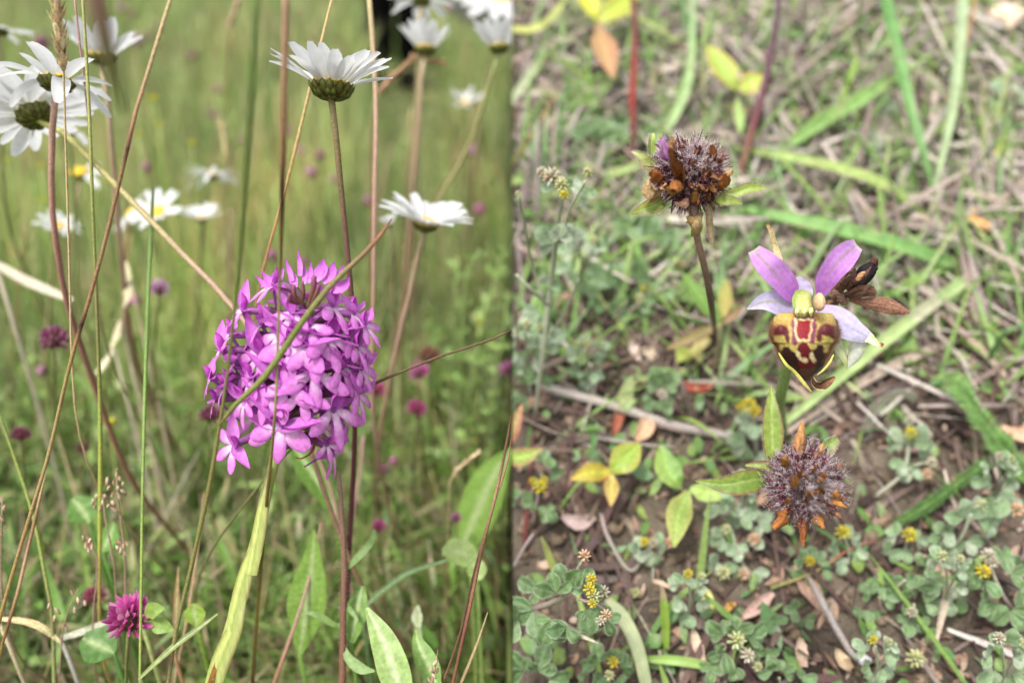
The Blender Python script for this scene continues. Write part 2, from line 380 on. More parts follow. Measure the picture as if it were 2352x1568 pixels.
def sheath(pts, ws, lab, **k):
    m = MB(); m.ribbon(L3(pts), [mm(w, .22) for w in ws], (TOCAM), sheath_col, n=22, nv=7, cup=-.3, **k)
    o = m.build('sheath_leaf', M_SHEATH, orch); o['label'] = lab
sheath([(575, 1320, .224), (592, 1230, .222), (604, 1160, .220), (622, 1068, .219)], [28, 32, 24, 4], 'pale sheath leaf with its point under the flower head')
sheath([(530, 1450, .228), (560, 1330, .225), (585, 1260, .223), (607, 1195, .222)], [32, 38, 30, 5], 'pale yellow green sheath leaf half way down the stem')
sheath([(480, 1600, .232), (505, 1520, .230), (535, 1450, .228), (566, 1355, .226)], [38, 46, 36, 5], 'lowest sheath leaf with a brown edge')
MB().ribbon(L3([(470, 1610, .231), (492, 1540, .2305), (512, 1475, .2300)]), [mm(14, .23), mm(12, .23), mm(2, .23)], TOCAM, (.22, .10, .03), n=8, nv=3).build('withered_edge', M_DRY, orch)

PK0, PK1, PK2 = (.92, .70, .88), (.80, .29, .74), (.56, .07, .50)
def lobe_col(u, a):
    c = mixc(PK0, PK1, sst((u - .18) / .5)); c = mixc(c, (.58, .11, .55), max(0, abs(a) - .62) * 2.0)
    return mixc(c, (.62, .14, .60), max(0, u - .88) * 4)
def lip_shape(k):
    m = MB(); S = k
    for j, (an, ln, wd) in enumerate([(-1.0, 11.6, 4.7), (0, 13.4, 4.2), (1.0, 11.6, 4.7)]):
        an += random.uniform(-.1, .1); ln *= random.uniform(.9, 1.1) * S; wd *= random.uniform(.9, 1.1) * S
        dx, dz = math.sin(an), -math.cos(an)
        tipy = random.uniform(-.5, 2.2) * S; b0 = (-1.1 if j == 0 else 1.1 if j == 2 else 0) * S * .5
        pts = [(b0, -.6 * S + abs(j - 1) * -.15, .4), (b0 + dx * ln * .3, .8 * S, dz * ln * .32), (dx * ln * .68, 1.0 * S, dz * ln * .68), (dx * ln, tipy * .4, dz * ln)]
        m.ribbon([np.array(p) * 1e-3 for p in pts], [2.8e-3 * S, 3.0e-3 * S, wd * .78e-3, wd * 1.0e-3, wd * 1.06e-3, wd * .92e-3, wd * .30e-3], (0, 1, 0), lobe_col, n=14, nv=5, cup=-.16, edge=.05)
    return m
def sep_shape(sx, L):
    m = MB(); an = random.uniform(.15, .75); d = np.array((sx * math.cos(an), random.uniform(-.3, .28), math.sin(an)))
    pts = [np.zeros(3), d * L * .5 + np.array((0, .0006, 0)), d * L + np.array((sx * .0004, .0012, .0012))]
    m.ribbon(pts, [.0016, L * .36, L * .34, L * .2, .0003], (-sx * .3, .5, .8), lambda u, a: mixc(mixc((.62, .2, .64), PK1, u * .5), PK2, max(0, u - .55) * 1.3), n=9, nv=5, cup=.4)
    return m
def hood_shape():
    m = MB()
    for sx, an in ((-.5, .9), (.5, .9), (0, 1.15)):
        d = np.array((sx * .5, .62, .75)); L = .0075
        pts = [(sx * .0012, -.0008, .0004), (sx * .003, .0014, .0048), (sx * .0018, .0045, .0062)]
        m.ribbon(pts, [.0018, .0042, .0034, .0006], (sx * 1.2, -.5, .6), lambda u, a: mixc((.60, .16, .62), PK2, u * .8), n=8, nv=5, cup=-.5)
    return m
LIPS = [lip_shape(1.0) for _ in range(5)]; SEPL = [sep_shape(-1, .0135) for _ in range(4)]; SEPR = [sep_shape(1, .0135) for _ in range(4)]; HOOD = [hood_shape() for _ in range(3)]
def placed(shape, M3, org, sc):
    m = MB(); V = np.array(shape.v) * sc; m.v = (V @ M3.T + org).tolist(); m.f = shape.f; m.c = [jc(c, .07) for c in shape.c]; return m
def axis_at(s): return B_ + AX * ALEN * s
nflo = 0
def floret(th, out, lipdir, sc=1.0, inner=None, wilt=0.0, lab=None):
    global nflo
    o = nrm(out); z = -np.asarray(lipdir, float); z = nrm(z - o * np.dot(z, o)); z = nrm(z - .25 * o); o = nrm(np.cross(np.cross(z, o), z)); x = nrm(np.cross(o, z)); M3 = np.stack([x, o, z], 1)
    inner = inner if inner is not None else th - o * .008
    m = MB(); mid = (th + inner) / 2 + AX * .0022
    m.tube([tuple(inner) + (.0008,), tuple(mid) + (.0012,), tuple(th) + (.0009,)], [(.16, .17, .06), (.24, .10, .18), (.42, .14, .44)], n=8, sides=6)
    sp = th - o * .004 - z * .006                                  # spur
    m.tube([tuple(th) + (.0005,), tuple(th - o * .003 - z * .002) + (.0004,), tuple(sp - o * .004) + (.0002,)], [(.50, .2, .54), (.42, .12, .46)], n=6, sides=5)
    f = m.build('floret', M_PINK, orch)
    if lab: f['label'] = lab
    ORG[f.name] = ORG[orch.name]
    r = random.choice
    placed(r(LIPS), M3, th, sc).build('lip', M_PINK, f)
    placed(r(SEPL), M3, th, sc).build('sepal', M_PINK, f); placed(r(SEPR), M3, th, sc).build('sepal', M_PINK, f)
    placed(r(HOOD), M3, th, sc).build('hood', M_PINK, f)
    nflo += 1
ZX = lambda a: 441 + a * .3517
ZY = lambda a: 551.25 + a * .3517
taken = []
HAND = [(590, 1205, -.12, 1, 1.05), (560, 1235, -.1, 1, .95), (340, 1050, .05, 1, .85), (600, 940, -.05, 1, 1.05), (800, 865, -.05, 1, 1.1), (440, 750, -.75, .8, 1.0), (672, 685, -.15, 1, 1.05),
        (905, 640, .0, 1, 1.0), (450, 545, -.6, .8, .95), (650, 480, -.25, 1, .9), (925, 430, .1, 1, .85), (525, 290, -1.0, .5, .85), (1060, 480, .55, .8, .85),
        (275, 800, -.25, 1, .85), (985, 835, .3, 1, .85), (1045, 915, .2, 1, .85), (930, 1110, .15, 1, 1.05), (885, 1335, .25, 1, .55), (150, 1040, -1.0, .6, .6),
        (330, 460, -.8, .6, .85), (1030, 640, .6, .7, .8), (190, 720, -.7, .8, .8), (1080, 700, .4, .9, .75), (240, 930, -.4, .9, .7), (760, 560, .3, .9, .8), (210, 965, -.6, .9, .7), (120, 900, -.9, .5, .7), (470, 1010, -.2, 1, .8), (1080, 1010, .3, 1, .8), (1110, 840, .7, .7, .8), (720, 1010, .1, 1, .85), (560, 620, -.3, 1, .85), (790, 700, .1, 1, .85), (1130, 560, .8, .4, .75), (250, 620, -.7, .6, .8), (380, 900, -.2, 1, .85)]
for zx, zy, lx, ly, sc in HAND:
    px, py = ZX(zx), ZY(zy)
    s = min(1.0, max(-.06, (1060 - py) / 400)); c = axis_at(s); cpx = 640 + (712 - 640) * s
    Rpx = np.interp(s, [-.1, .1, .35, .6, .85, 1.05], [125, 146, 144, 116, 76, 36]); dx = (px - cpx) / Rpx
    sn = max(-.97, min(.97, dx)); cs = math.sqrt(1 - sn * sn)
    Dx = .2225 - .015 * s - cs * mm(Rpx, .21) * .78
    th = P(px, py, Dx); rad = nrm(sn * RT + cs * np.array((0, -1, 0)))
    e = np.interp(s, [0, .5, .8, 1], [-.05, .1, .35, .6]); out = rad * math.cos(e) + AX * math.sin(e)
    ld = lx * RT - ly * UP + .25 * out
    floret(th, out, ld, sc * random.uniform(.70, .84), inner=c + AX * -.002, lab='half withered small floret hanging lowest' if sc == .55 else None)
    taken.append(th)
i = 0
for i in range(120):
    s = i / 120; ph = i * 2.39996; c = axis_at(s)
    Rr = mm(np.interp(s, [0, .15, .4, .65, .85, 1], [104, 120, 118, 94, 62, 32]), .215)
    a = nrm(np.cross(AX, (0, 1, 0))); b_ = np.cross(AX, a); rad = math.cos(ph) * a + math.sin(ph) * b_
    e = np.interp(s, [0, .5, .8, 1], [-.1, .12, .45, .9]); out = rad * math.cos(e) + AX * math.sin(e)
    th = c + out * Rr
    if s < .12 or min(np.linalg.norm(th - q) for q in taken) < (.0100 if rad[1] < -.3 else .0080): continue
    floret(th, out, -AX * .8 + .5 * out + random.uniform(-.5, .5) * np.cross(AX, out), random.uniform(.62, .82) if s < .85 else .55, inner=c); taken.append(th)
# tight brown pink buds in the crown
for zx, zy, tx, ty, w in [(735, 420, 665, 295, 34), (755, 440, 800, 235, 40), (720, 410, 720, 270, 26), (765, 430, 830, 290, 34), (700, 420, 640, 350, 28), (790, 400, 890, 290, 30), (780, 440, 850, 370, 26)]:
    mx_, my_ = (zx + tx) / 2 + (-30 if tx < zx else 8), (zy + ty) / 2 + 10
    MB().tube(rows([(ZX(zx), ZY(zy), .203, w * .22), (ZX(mx_), ZY(my_), .2005, w * .35), (ZX(tx), ZY(ty), .1995, w * .26)]), [(.30, .17, .13), (.24, .12, .06), (.33, .10, .22)], n=10, sides=7).build('bud', M_PINK, orch)
for a, b, ln, wd in [(640, 230, 1, .33), (690, 100, 1, .2), (730, 190, 1, .2), (775, 180, 1, .2), (610, 160, 1, .2), (860, 160, 1, .5), (930, 180, 1, .5), (990, 200, 1, .35), (1030, 280, 1, .5), (450, 240, 1, .3), (410, 265, 1, .2)]:
    bx, by = a + (735 - a) * .38, b + (420 - b) * .42
    MB().ribbon(L3([(ZX(bx), ZY(by), .206), (ZX((a + bx) / 2 + 8), ZY((b + by) / 2), .2065), (ZX(a), ZY(b - 40), .210)]), [mm(10, .21), mm(120 * wd * .5, .21), mm(120 * wd * .45, .21), mm(120 * wd * .2, .21), mm(1, .21)], TOCAM + .4 * UP, lambda u, aa: mixc(PK1, (.33, .04, .40), u), n=9, nv=5, cup=.5).build('tepal', M_PINK, orch)
MB().tube(rows([(672, 985, .218, 8), (700, 980, .215, 18), (735, 1000, .213, 17), (755, 1010, .212, 10)]), [(.20, .20, .08), (.22, .18, .12)], n=14, sides=7).build('ovary', M_STEM, orch)
MB().tube(rows([(728, 1005, .212, 5), (718, 1035, .211, 5), (695, 1052, .211, 4), (678, 1050, .212, 2)]), [(.25, .09, .03)], n=14, sides=5).build('withered_thread', M_DRY, orch)
print('florets', nflo)

# ================================================================ OX-EYE DAISIES
WHITE, WHITE2 = (.80, .80, .79), (.74, .76, .70)
def daisy(label, cx, cy, D, Lp, npet, nv_, el, eljit, droop, stem_pts, stem_cols, wid=.30, detail=1, skip=(), az0=0.0, disc_s=.34, lenj=.12):
    stem_pts = [(a_, b_, d_, w_ * .86) for a_, b_, d_, w_ in stem_pts]
    c = P(cx, cy, D); n = nrm(nv_); L = mm(Lp, D); R0 = L * disc_s
    rw = to_ground(rows([(cx, cy, D, stem_pts[0][3])] + stem_pts)) if stem_pts else None
    base = rw[-1][:3] if rw else tuple(c)
    t = thing('oxeye_daisy', label, 'daisy', base, 'white daisies standing in the meadow')
    a = nrm(np.cross(n, (.2, .1, 1) if abs(n[2]) < .9 else (1, 0, 0))); b = np.cross(n, a)
    under = c - n * R0 * .55
    if rw:
        kv = rw.kvis; rw = RW([tuple(under) + (rw[0][3],)] + rw[1:]); rw.kvis = kv
        MB().tube(rw, stem_cols, n=26, sides=8).build('stem', M_STEM, t)
    # cup of overlapping bracts
    m = MB(); prof = [(.16, -.62), (.5, -.58), (.86, -.36), (1.03, -.06), (.98, .02)]
    G = []; Cc = []
    for r_, h in prof:
        G.append([c + (math.cos(q) * a + math.sin(q) * b) * R0 * r_ + n * R0 * h for q in np.linspace(0, A2, 14, endpoint=False)])
        Cc.append([mixc((.13, .15, .035), (.24, .22, .06), (h + .6) * .9)] * 14)
    m.grid(G, Cc, True); inv = m.build('involucre', M_LEAF, t)
    m2 = MB()
    nb = (12, 15, 17) if detail > 1 else (7, 9, 10) if detail else ()
    for k_, cnt in enumerate(nb):
        for q in range(cnt):
            an = A2 * (q + .5 * k_) / cnt + random.uniform(-.1, .1); rad = math.cos(an) * a + math.sin(an) * b
            lo = [(.25, -.64), (.62, -.56), (.88, -.32)][k_]; hi = [(.68, -.56), (.95, -.28), (1.08, .08)][k_]
            mid = [(.5, -.63), (.84, -.46), (1.04, -.12)][k_]
            mm_ = MB() if detail > 1 else m2
            mm_.ribbon([c + rad * R0 * lo[0] + n * R0 * lo[1], c + rad * R0 * mid[0] + n * R0 * (mid[1] - .03), c + rad * R0 * hi[0] + n * R0 * hi[1]],
                       [R0 * .34, R0 * .42, R0 * .30, R0 * .06], rad - n * .5, lambda u, aa: mixc(jc((.20, .24, .05), .05), (.05, .02, .008), max(0, abs(aa) - .3) * 1.5 + max(0, u - .75) * 1.5), n=6, nv=5, cup=-.2)
            if detail > 1: mm_.build('bract', M_LEAF, inv)
    if detail == 1: o = m2.build('bracts', M_LEAF, inv); o['kind'] = 'stuff'
    # yellow disc
    m = MB(); G = []; Cc = []
    for i in range(6):
        th = i / 5 * math.pi / 2; r_ = R0 * .95 * math.cos(th); h = R0 * .42 * math.sin(th)
        G.append([c + (math.cos(q) * a + math.sin(q) * b) * max(r_, R0 * .02) * random.uniform(.95, 1.04) + n * (h + random.uniform(-.03, .03) * R0) for q in np.linspace(0, A2, 16, endpoint=False)])
        Cc.append([jc((.72, .44, .03), .15)] * 16)
    m.grid(G, Cc, True); m.build('disc', M_STEM, t)
    for j in range(npet):
        if j in skip: continue
        an = az0 + A2 * j / npet + random.uniform(-.12, .12); rad = math.cos(an) * a + math.sin(an) * b; tan = np.cross(n, rad)
        e = el(an) if callable(el) else el; e += random.uniform(-eljit, eljit)
        l = L * random.uniform(1 - lenj, 1 + lenj * .6); d = rad * math.cos(e) + n * math.sin(e); up = n * math.cos(e) - rad * math.sin(e)
        dr = droop * random.uniform(.4, 1.6); sdw = random.uniform(-.12, .12)
        p0 = c + rad * R0 * .82 + n * R0 * .02
        pts = [p0 + d * l * s - up * dr * s * s * l + tan * sdw * s * s * l for s in (0, .35, .7, 1)]
        w = l * wid * random.uniform(.85, 1.15)
        MB().ribbon(pts, [w * .35, w * .85, w * 1.02, w, w * .82, w * .35], up, lambda u, aa: mixc(mixc((.62, .62, .30), WHITE, sst(u * 5)), (.70, .71, .72), .5 + .5 * math.cos(aa * 9)) if u < .2 else mixc(WHITE, (.72, .72, .74), .25 + .25 * math.cos(aa * 10)),
                    n=10, nv=7, cup=.22, edge=.04).build('petal', M_PETAL, t)
    return t
RS, PS, GS, TS = (.22, .10, .08), (.40, .26, .19), (.27, .30, .11), (.37, .30, .17)
def el_main(an): return .62
# main daisy: image-left petals lie lower
MAINN = nrm(np.array((.06, .30, .95)))
daisy('large white daisy with dark green cup and reddish stem straight above the pink orchid', 762, 196, .216, 110, 28, MAINN,
      .58, .26, .14, [(765, 240, .217, 19), (775, 350, .221, 17), (788, 480, .228, 15), (800, 600, .235, 15), (812, 760, .243, 14), (815, 1000, .255, 14), (800, 1300, .27, 14)],
      [(.24, .20, .08), (.17, .09, .065), (.12, .032, .036), (.11, .028, .035), (.11, .035, .038)], wid=.29, detail=2, disc_s=.45, az0=.3)
daisy('ragged white daisy with curled drooping petals beside the fluffy straw seed head', 130, 186, .236, 112, 14, (.05, .42, .85), .1, .65, .34,
      [(122, 260, .238, 17), (119, 360, .243, 16), (120, 480, .25, 15), (150, 680, .268, 15), (205, 850, .285, 15), (250, 980, .302, 14)], [PS, (.40, .2, .16), RS, (.3, .15, .1)], wid=.34, lenj=.3)
daisy('big white daisy turned away showing its green cup, with a long slanting pink stem', 80, 262, .258, 118, 20, (-.50, .55, .62), .22, .15, .05,
      [(120, 285, .254, 15), (160, 318, .253, 17), (330, 490, .249, 16), (440, 605, .246, 15), (528, 695, .244, 14), (640, 850, .245, 13), (700, 1000, .25, 13), (770, 1200, .26, 13)], [(.35, .36, .1), (.38, .33, .14), PS, PS, (.36, .22, .13)], wid=.28)
daisy('cup shaped white daisy partly hidden by the dark blurred grass blade', 232, 128, .31, 88, 14, (.03, .25, .9), .75, .12, .05,
      [(240, 170, .312, 16), (250, 260, .318, 15), (262, 400, .33, 13), (290, 700, .37, 12)], [TS, PS, RS], wid=.36)
daisy('white daisy cut by the outer edge above the ragged one', -2, 68, .36, 60, 12, (.1, .3, .9), .05, .3, .2, [(0, 130, .365, 10), (5, 400, .40, 10)], [TS, GS], wid=.36)
daisy('white cup shaped daisy in front of the dark trousers', 977, 112, .37, 62, 18, (.02, .3, .92), .95, .14, .0,
      [(970, 150, .372, 14), (962, 300, .385, 13), (945, 480, .41, 12), (925, 700, .45, 12)], [TS, PS, (.33, .22, .12)], wid=.30, disc_s=.40)
daisy('white daisy at the very top edge above the cup shaped one', 968, 2, .40, 60, 13, (0, .45, .85), .1, .4, .3, [(966, 40, .402, 14), (962, 130, .41, 13), (950, 400, .45, 12)], [TS, TS, PS], wid=.34)
daisy('white daisy reaching the seam between the meadow and the bank', 1146, 108, .36, 66, 18, (-.05, .3, .92), .75, .14, .0,
      [(1130, 170, .365, 10), (1080, 330, .385, 10), (1000, 480, .41, 10), (940, 650, .45, 9)], [GS, (.35, .33, .14), TS], wid=.30)
daisy('white daisy with its yellow disc peeping out, just above the feathery pale green herb', 978, 512, .30, 86, 26, (.20, .02, .95), .58, .22, .12,
      [(966, 560, .303, 15), (945, 660, .312, 14), (915, 780, .325, 13), (890, 900, .34, 12)], [TS, PS, (.33, .2, .13)], wid=.33)
daisy('small white daisy with fine reflexed petals near the yellow flower buds', 488, 402, .47, 46, 24, (.05, .25, .93), .35, .5, .5, [(480, 440, .475, 8), (455, 620, .51, 8)], [GS, TS], wid=.2)
daisy('white daisy with its yellow disc facing the viewer, crossed by the slanting pink stem', 362, 486, .40, 52, 12, (-.1, -.62, .75), .3, .35, .05, [(345, 530, .405, 9), (338, 700, .43, 9)], [GS, GS], wid=.30)
daisy('small cup of white petals next to the yellow disc daisy', 464, 500, .46, 40, 13, (.05, -.05, .98), .5, .2, .0, [(462, 540, .465, 8), (450, 700, .49, 8)], [GS, GS], wid=.40)
daisy('white daisy with orange yellow disc half hidden behind the slanting pink stem', 300, 488, .41, 46, 13, (-.6, -.3, .7), .05, .3, .2, [(292, 530, .413, 10), (285, 680, .43, 9)], [(.35, .25, .1), TS], wid=.34, skip=(8, 9, 10))
daisy('low white daisy behind the lower bend of the reddish stem', 133, 518, .42, 40, 15, (.35, -.2, .88), .28, .25, .1, [(128, 550, .423, 9), (105, 800, .48, 9)], [GS, TS], wid=.36)
daisy('nearly bald daisy with a bright yellow disc and few white petals', 182, 394, .40, 44, 12, (.1, -.25, .95), -.2, .4, .2, [(180, 430, .402, 7), (165, 560, .42, 7)], [TS, TS], wid=.40, skip=(2, 3, 4, 5, 6, 7), disc_s=.5)
daisy('small white daisy tucked behind the slanting stem under the ragged daisy', 160, 302, .33, 44, 10, (.3, .1, .9), .1, .4, .3, [(165, 340, .335, 8), (175, 600, .37, 8)], [GS, GS], wid=.42)
daisy('white half closed daisy bud beside the tipped daisy', 895, 515, .36, 24, 8, (-.2, .1, .95), 1.0, .15, 0, [(905, 560, .362, 8), (900, 800, .40, 8)], [(.1, .08, .04), TS], wid=.5)
daisy('big pale blurred daisy added to whiten the top corner by the seam', 1150, -14, .56, 92, 16, (.1, -.55, .8), .15, .15, .1, [(1140, 60, .565, 8), (1100, 300, .62, 8)], [GS, TS], wid=.36)  # added bloom, brings white to the corner where the sky comes out dull
daisy('pale blurred white flower among distant grass near the seam', 1072, 235, .62, 38, 16, (.0, -.2, .95), .5, .4, .1, [(1072, 280, .63, 6), (1070, 420, .70, 6)], [GS, GS], wid=.22, detail=0)

# ================================================================ SINGLE GRASS STEMS
def stemthing(name, label, cat, pts, cols, mat=None, sides=7, ground=True, group=None, n=40):
    pts = [(a, b, d, w * .70) for a, b, d, w in pts]
    rw = rows(pts)
    if ground: rw = to_ground(rw)
    m = MB().tube(rw, cols, n=n, sides=sides); o = m.build(name, mat or M_STEM, base=rw[-1][:3]); return tag(o, label, cat, group)
BRN, DBR, OLV, GRN = (.27, .17, .08), (.035, .015, .010), (.20, .20, .06), (.13, .19, .04)
STW = (.48, .36, .16)
g = 'long grass stems crossing the meadow view'
stemthing('tall_grass', 'brown grass stem with two dark joints slanting down from the top edge', 'grass stem',
          [(405, -40, .185, 12), (385, 20, .186, 13), (345, 150, .188, 13), (310, 265, .19, 13), (297, 322, .191, 13), (291, 350, .191, 13), (284, 378, .192, 13), (240, 560, .196, 13), (198, 712, .2, 13), (187, 745, .2, 14), (176, 782, .201, 13), (150, 880, .204, 12), (110, 1050, .209, 12), (55, 1230, .214, 12), (0, 1420, .22, 12)],
          [(.50, .42, .22), (.48, .38, .19), (.42, .30, .16), (.34, .19, .10), (.20, .08, .04), DBR, (.24, .13, .06), (.28, .17, .08), (.24, .13, .06), DBR, (.30, .17, .07), (.30, .22, .09), (.32, .24, .10), (.34, .22, .09), (.40, .28, .09)], group=g, n=70)
stemthing('tall_grass', 'upright dark brown grass stem with a black joint, running down in front of the orchid', 'grass stem',
          [(658, -40, .150, 24), (654, 150, .156, 22), (651, 330, .163, 19), (649, 420, .167, 17), (648, 470, .169, 16), (646, 560, .173, 12), (641, 700, .18, 9), (636, 850, .185, 9), (632, 945, .188, 9), (622, 1060, .205, 11), (608, 1200, .225, 12), (592, 1400, .238, 12), (580, 1568, .245, 12)],
          [(.34, .21, .13), (.33, .19, .11), (.22, .10, .05), DBR, DBR, (.12, .05, .02), (.26, .22, .08), (.30, .26, .10), (.30, .25, .09), (.28, .22, .07), (.14, .07, .02), (.30, .24, .06), (.12, .06, .02)], group=g, n=70)
stemthing('tall_grass', 'forked green grass stem with one branch crossing in front of the orchid head', 'grass stem',
          [(592, -40, .125, 26), (575, 250, .140, 20), (557, 520, .160, 15), (540, 700, .172, 12), (522, 860, .181, 10), (505, 975, .187, 12), (478, 1130, .193, 14), (440, 1300, .2, 14), (405, 1450, .206, 13), (382, 1600, .212, 13)],
          [(.15, .22, .06), (.14, .20, .055), GRN, (.15, .17, .045), (.20, .16, .06), (.18, .18, .05), (.18, .18, .06), (.27, .19, .09)], group=g, n=60)
fork = [o for o in scene.objects if o.get('label', '').startswith('forked')][0]
MB().tube(rows([(503, 976, .187, 9), (545, 925, .1855, 12), (610, 862, .184, 15), (690, 745, .183, 15), (760, 655, .184, 14), (830, 588, .186, 12), (870, 545, .189, 10), (900, 503, .192, 3)]),
          [(.19, .17, .06), (.17, .18, .045), (.16, .18, .04), (.16, .18, .04), (.2, .17, .06), (.22, .14, .07), (.26, .12, .06), (.2, .09, .05)], n=36, sides=8).build('branch', M_STEM, fork)
stemthing('tall_grass', 'straight bright green grass stem passing in front of the magenta clover', 'grass stem',
          [(352, 430, .275, 10), (342, 640, .255, 13), (334, 860, .238, 12), (328, 1100, .225, 11), (325, 1300, .215, 10), (321, 1600, .207, 9)],
          [(.12, .18, .05), (.13, .21, .05), (.15, .24, .05), (.18, .25, .05), (.22, .27, .06)], group=g)
stemthing('tall_grass', 'thin dark stem rising from behind the orchid to the seam', 'grass stem',
          [(1190, 758, .205, 6), (1150, 772, .207, 8), (1080, 796, .211, 8), (1000, 822, .216, 9), (920, 855, .22, 10), (840, 890, .224, 10), (760, 945, .23, 9), (650, 1050, .24, 9), (560, 1160, .25, 8)],
          [(.12, .07, .04), (.12, .08, .04), (.16, .13, .05), (.17, .17, .06), (.17, .15, .06)], group=g)
stemthing('tall_grass', 'golden straw stem passing behind the large daisy', 'grass stem',
          [(772, -40, .235, 9), (740, 90, .238, 10), (708, 220, .242, 11), (672, 370, .247, 11), (635, 510, .252, 10), (607, 610, .256, 9), (570, 800, .265, 8)], [STW, (.5, .37, .16), (.46, .33, .13), (.42, .25, .10), (.35, .16, .08), (.25, .25, .08)], group=g)
stemthing('tall_grass', 'pinkish stem standing between the large daisy and the cup shaped daisies', 'grass stem',
          [(845, -40, .27, 16), (857, 110, .272, 17), (864, 260, .275, 16), (860, 450, .28, 14), (858, 640, .287, 13), (855, 800, .295, 12)], [(.45, .37, .18), (.44, .30, .19), (.44, .28, .21), (.42, .25, .19), (.38, .22, .16)], group=g)
stemthing('tall_grass', 'thin yellow green stem beside the two joined daisies', 'grass stem',
          [(186, -40, .21, 8), (194, 60, .212, 10), (205, 260, .217, 11), (213, 480, .224, 11), (222, 700, .232, 10), (230, 950, .242, 13), (230, 1180, .252, 14), (228, 1400, .262, 10)], [(.35, .36, .12), (.38, .38, .13), (.27, .30, .08), (.2, .18, .07), (.3, .36, .07), (.4, .42, .08), (.42, .3, .1)], group=g)
stemthing('tall_grass', 'purplish thin stem at the top beside the straw seed head', 'grass stem', [(168, -40, .23, 6), (178, 60, .232, 7), (205, 300, .245, 6), (220, 620, .27, 6)], [(.4, .22, .2), (.38, .2, .2), (.25, .2, .1)], group=g)
stemthing('tall_grass', 'dark red brown stem close to the seam near the bottom', 'grass stem',
          [(1184, 900, .20, 5), (1165, 1010, .203, 9), (1140, 1130, .206, 11), (1105, 1270, .211, 11), (1080, 1390, .216, 12), (1040, 1568, .222, 11)], [(.33, .17, .10), (.10, .05, .03), (.35, .22, .13), (.12, .06, .03), (.28, .13, .08), (.16, .06, .04), (.2, .1, .05)], group=g)
stemthing('tall_grass', 'thin split brown stem next to the dark red brown one', 'grass stem',
          [(1180, 960, .212, 4), (1166, 1060, .214, 6), (1120, 1200, .218, 7), (1085, 1330, .222, 8), (1055, 1460, .227, 8), (1005, 1600, .235, 7)], [(.36, .22, .12), (.3, .16, .1), (.07, .05, .03), (.14, .07, .04), (.25, .14, .09)], group=g)
stemthing('tall_grass', 'pale straw stub leaning beside the dark red brown stem', 'grass stem', [(1120, 1405, .225, 3), (1095, 1480, .225, 9), (1050, 1590, .226, 11)], [(.4, .3, .16), (.5, .36, .2), (.5, .36, .18)], group=g)
stemthing('tall_grass', 'brown and orange stem slanting up from the lower outer corner', 'grass stem', [(105, 1080, .235, 6), (90, 1150, .236, 10), (62, 1270, .237, 11), (38, 1370, .238, 11), (5, 1480, .239, 10), (-12, 1560, .24, 10)], [(.5, .4, .2), (.25, .14, .07), (.45, .3, .16), (.16, .07, .03), (.42, .36, .08)], group=g)
stemthing('tall_grass', 'green stem bending down from the outer edge with a dry tip', 'grass stem', [(-10, 930, .25, 8), (30, 1040, .25, 10), (75, 1180, .25, 11), (105, 1330, .25, 11), (120, 1420, .25, 12), (125, 1568, .252, 14)], [(.18, .22, .06), (.22, .26, .06), (.25, .3, .07), (.2, .2, .07), (.24, .27, .1)], group=g)
stemthing('tall_grass', 'straw stem lying behind the forked green stem', 'grass stem', [(470, 1130, .285, 7), (450, 1290, .278, 9), (430, 1420, .27, 10), (400, 1568, .265, 10)], [(.33, .22, .12), (.38, .24, .13), (.32, .22, .12)], group=g)
stemthing('tall_grass', 'pink tinged dead stem at mid height behind the orchid, bending to the floor', 'grass stem', [(700, 960, .30, 8), (735, 1060, .30, 9), (765, 1140, .30, 10), (785, 1250, .30, 9)], [(.36, .22, .17), (.34, .2, .15)], group=g)
stemthing('tall_grass', 'slender reddish stem leaning right behind the tall hairy stem', 'grass stem', [(835, 1000, .33, 9), (825, 1100, .33, 11), (800, 1260, .33, 11)], [(.38, .24, .19), (.36, .22, .17)], group=g)
stemthing('tall_grass', 'reddish dead stem leaning across the broad pale leaf', 'grass stem', [(738, 1200, .275, 7), (710, 1330, .27, 10), (672, 1450, .265, 13), (630, 1568, .262, 14)], [(.32, .2, .13), (.36, .23, .17), (.3, .15, .09)], group=g)
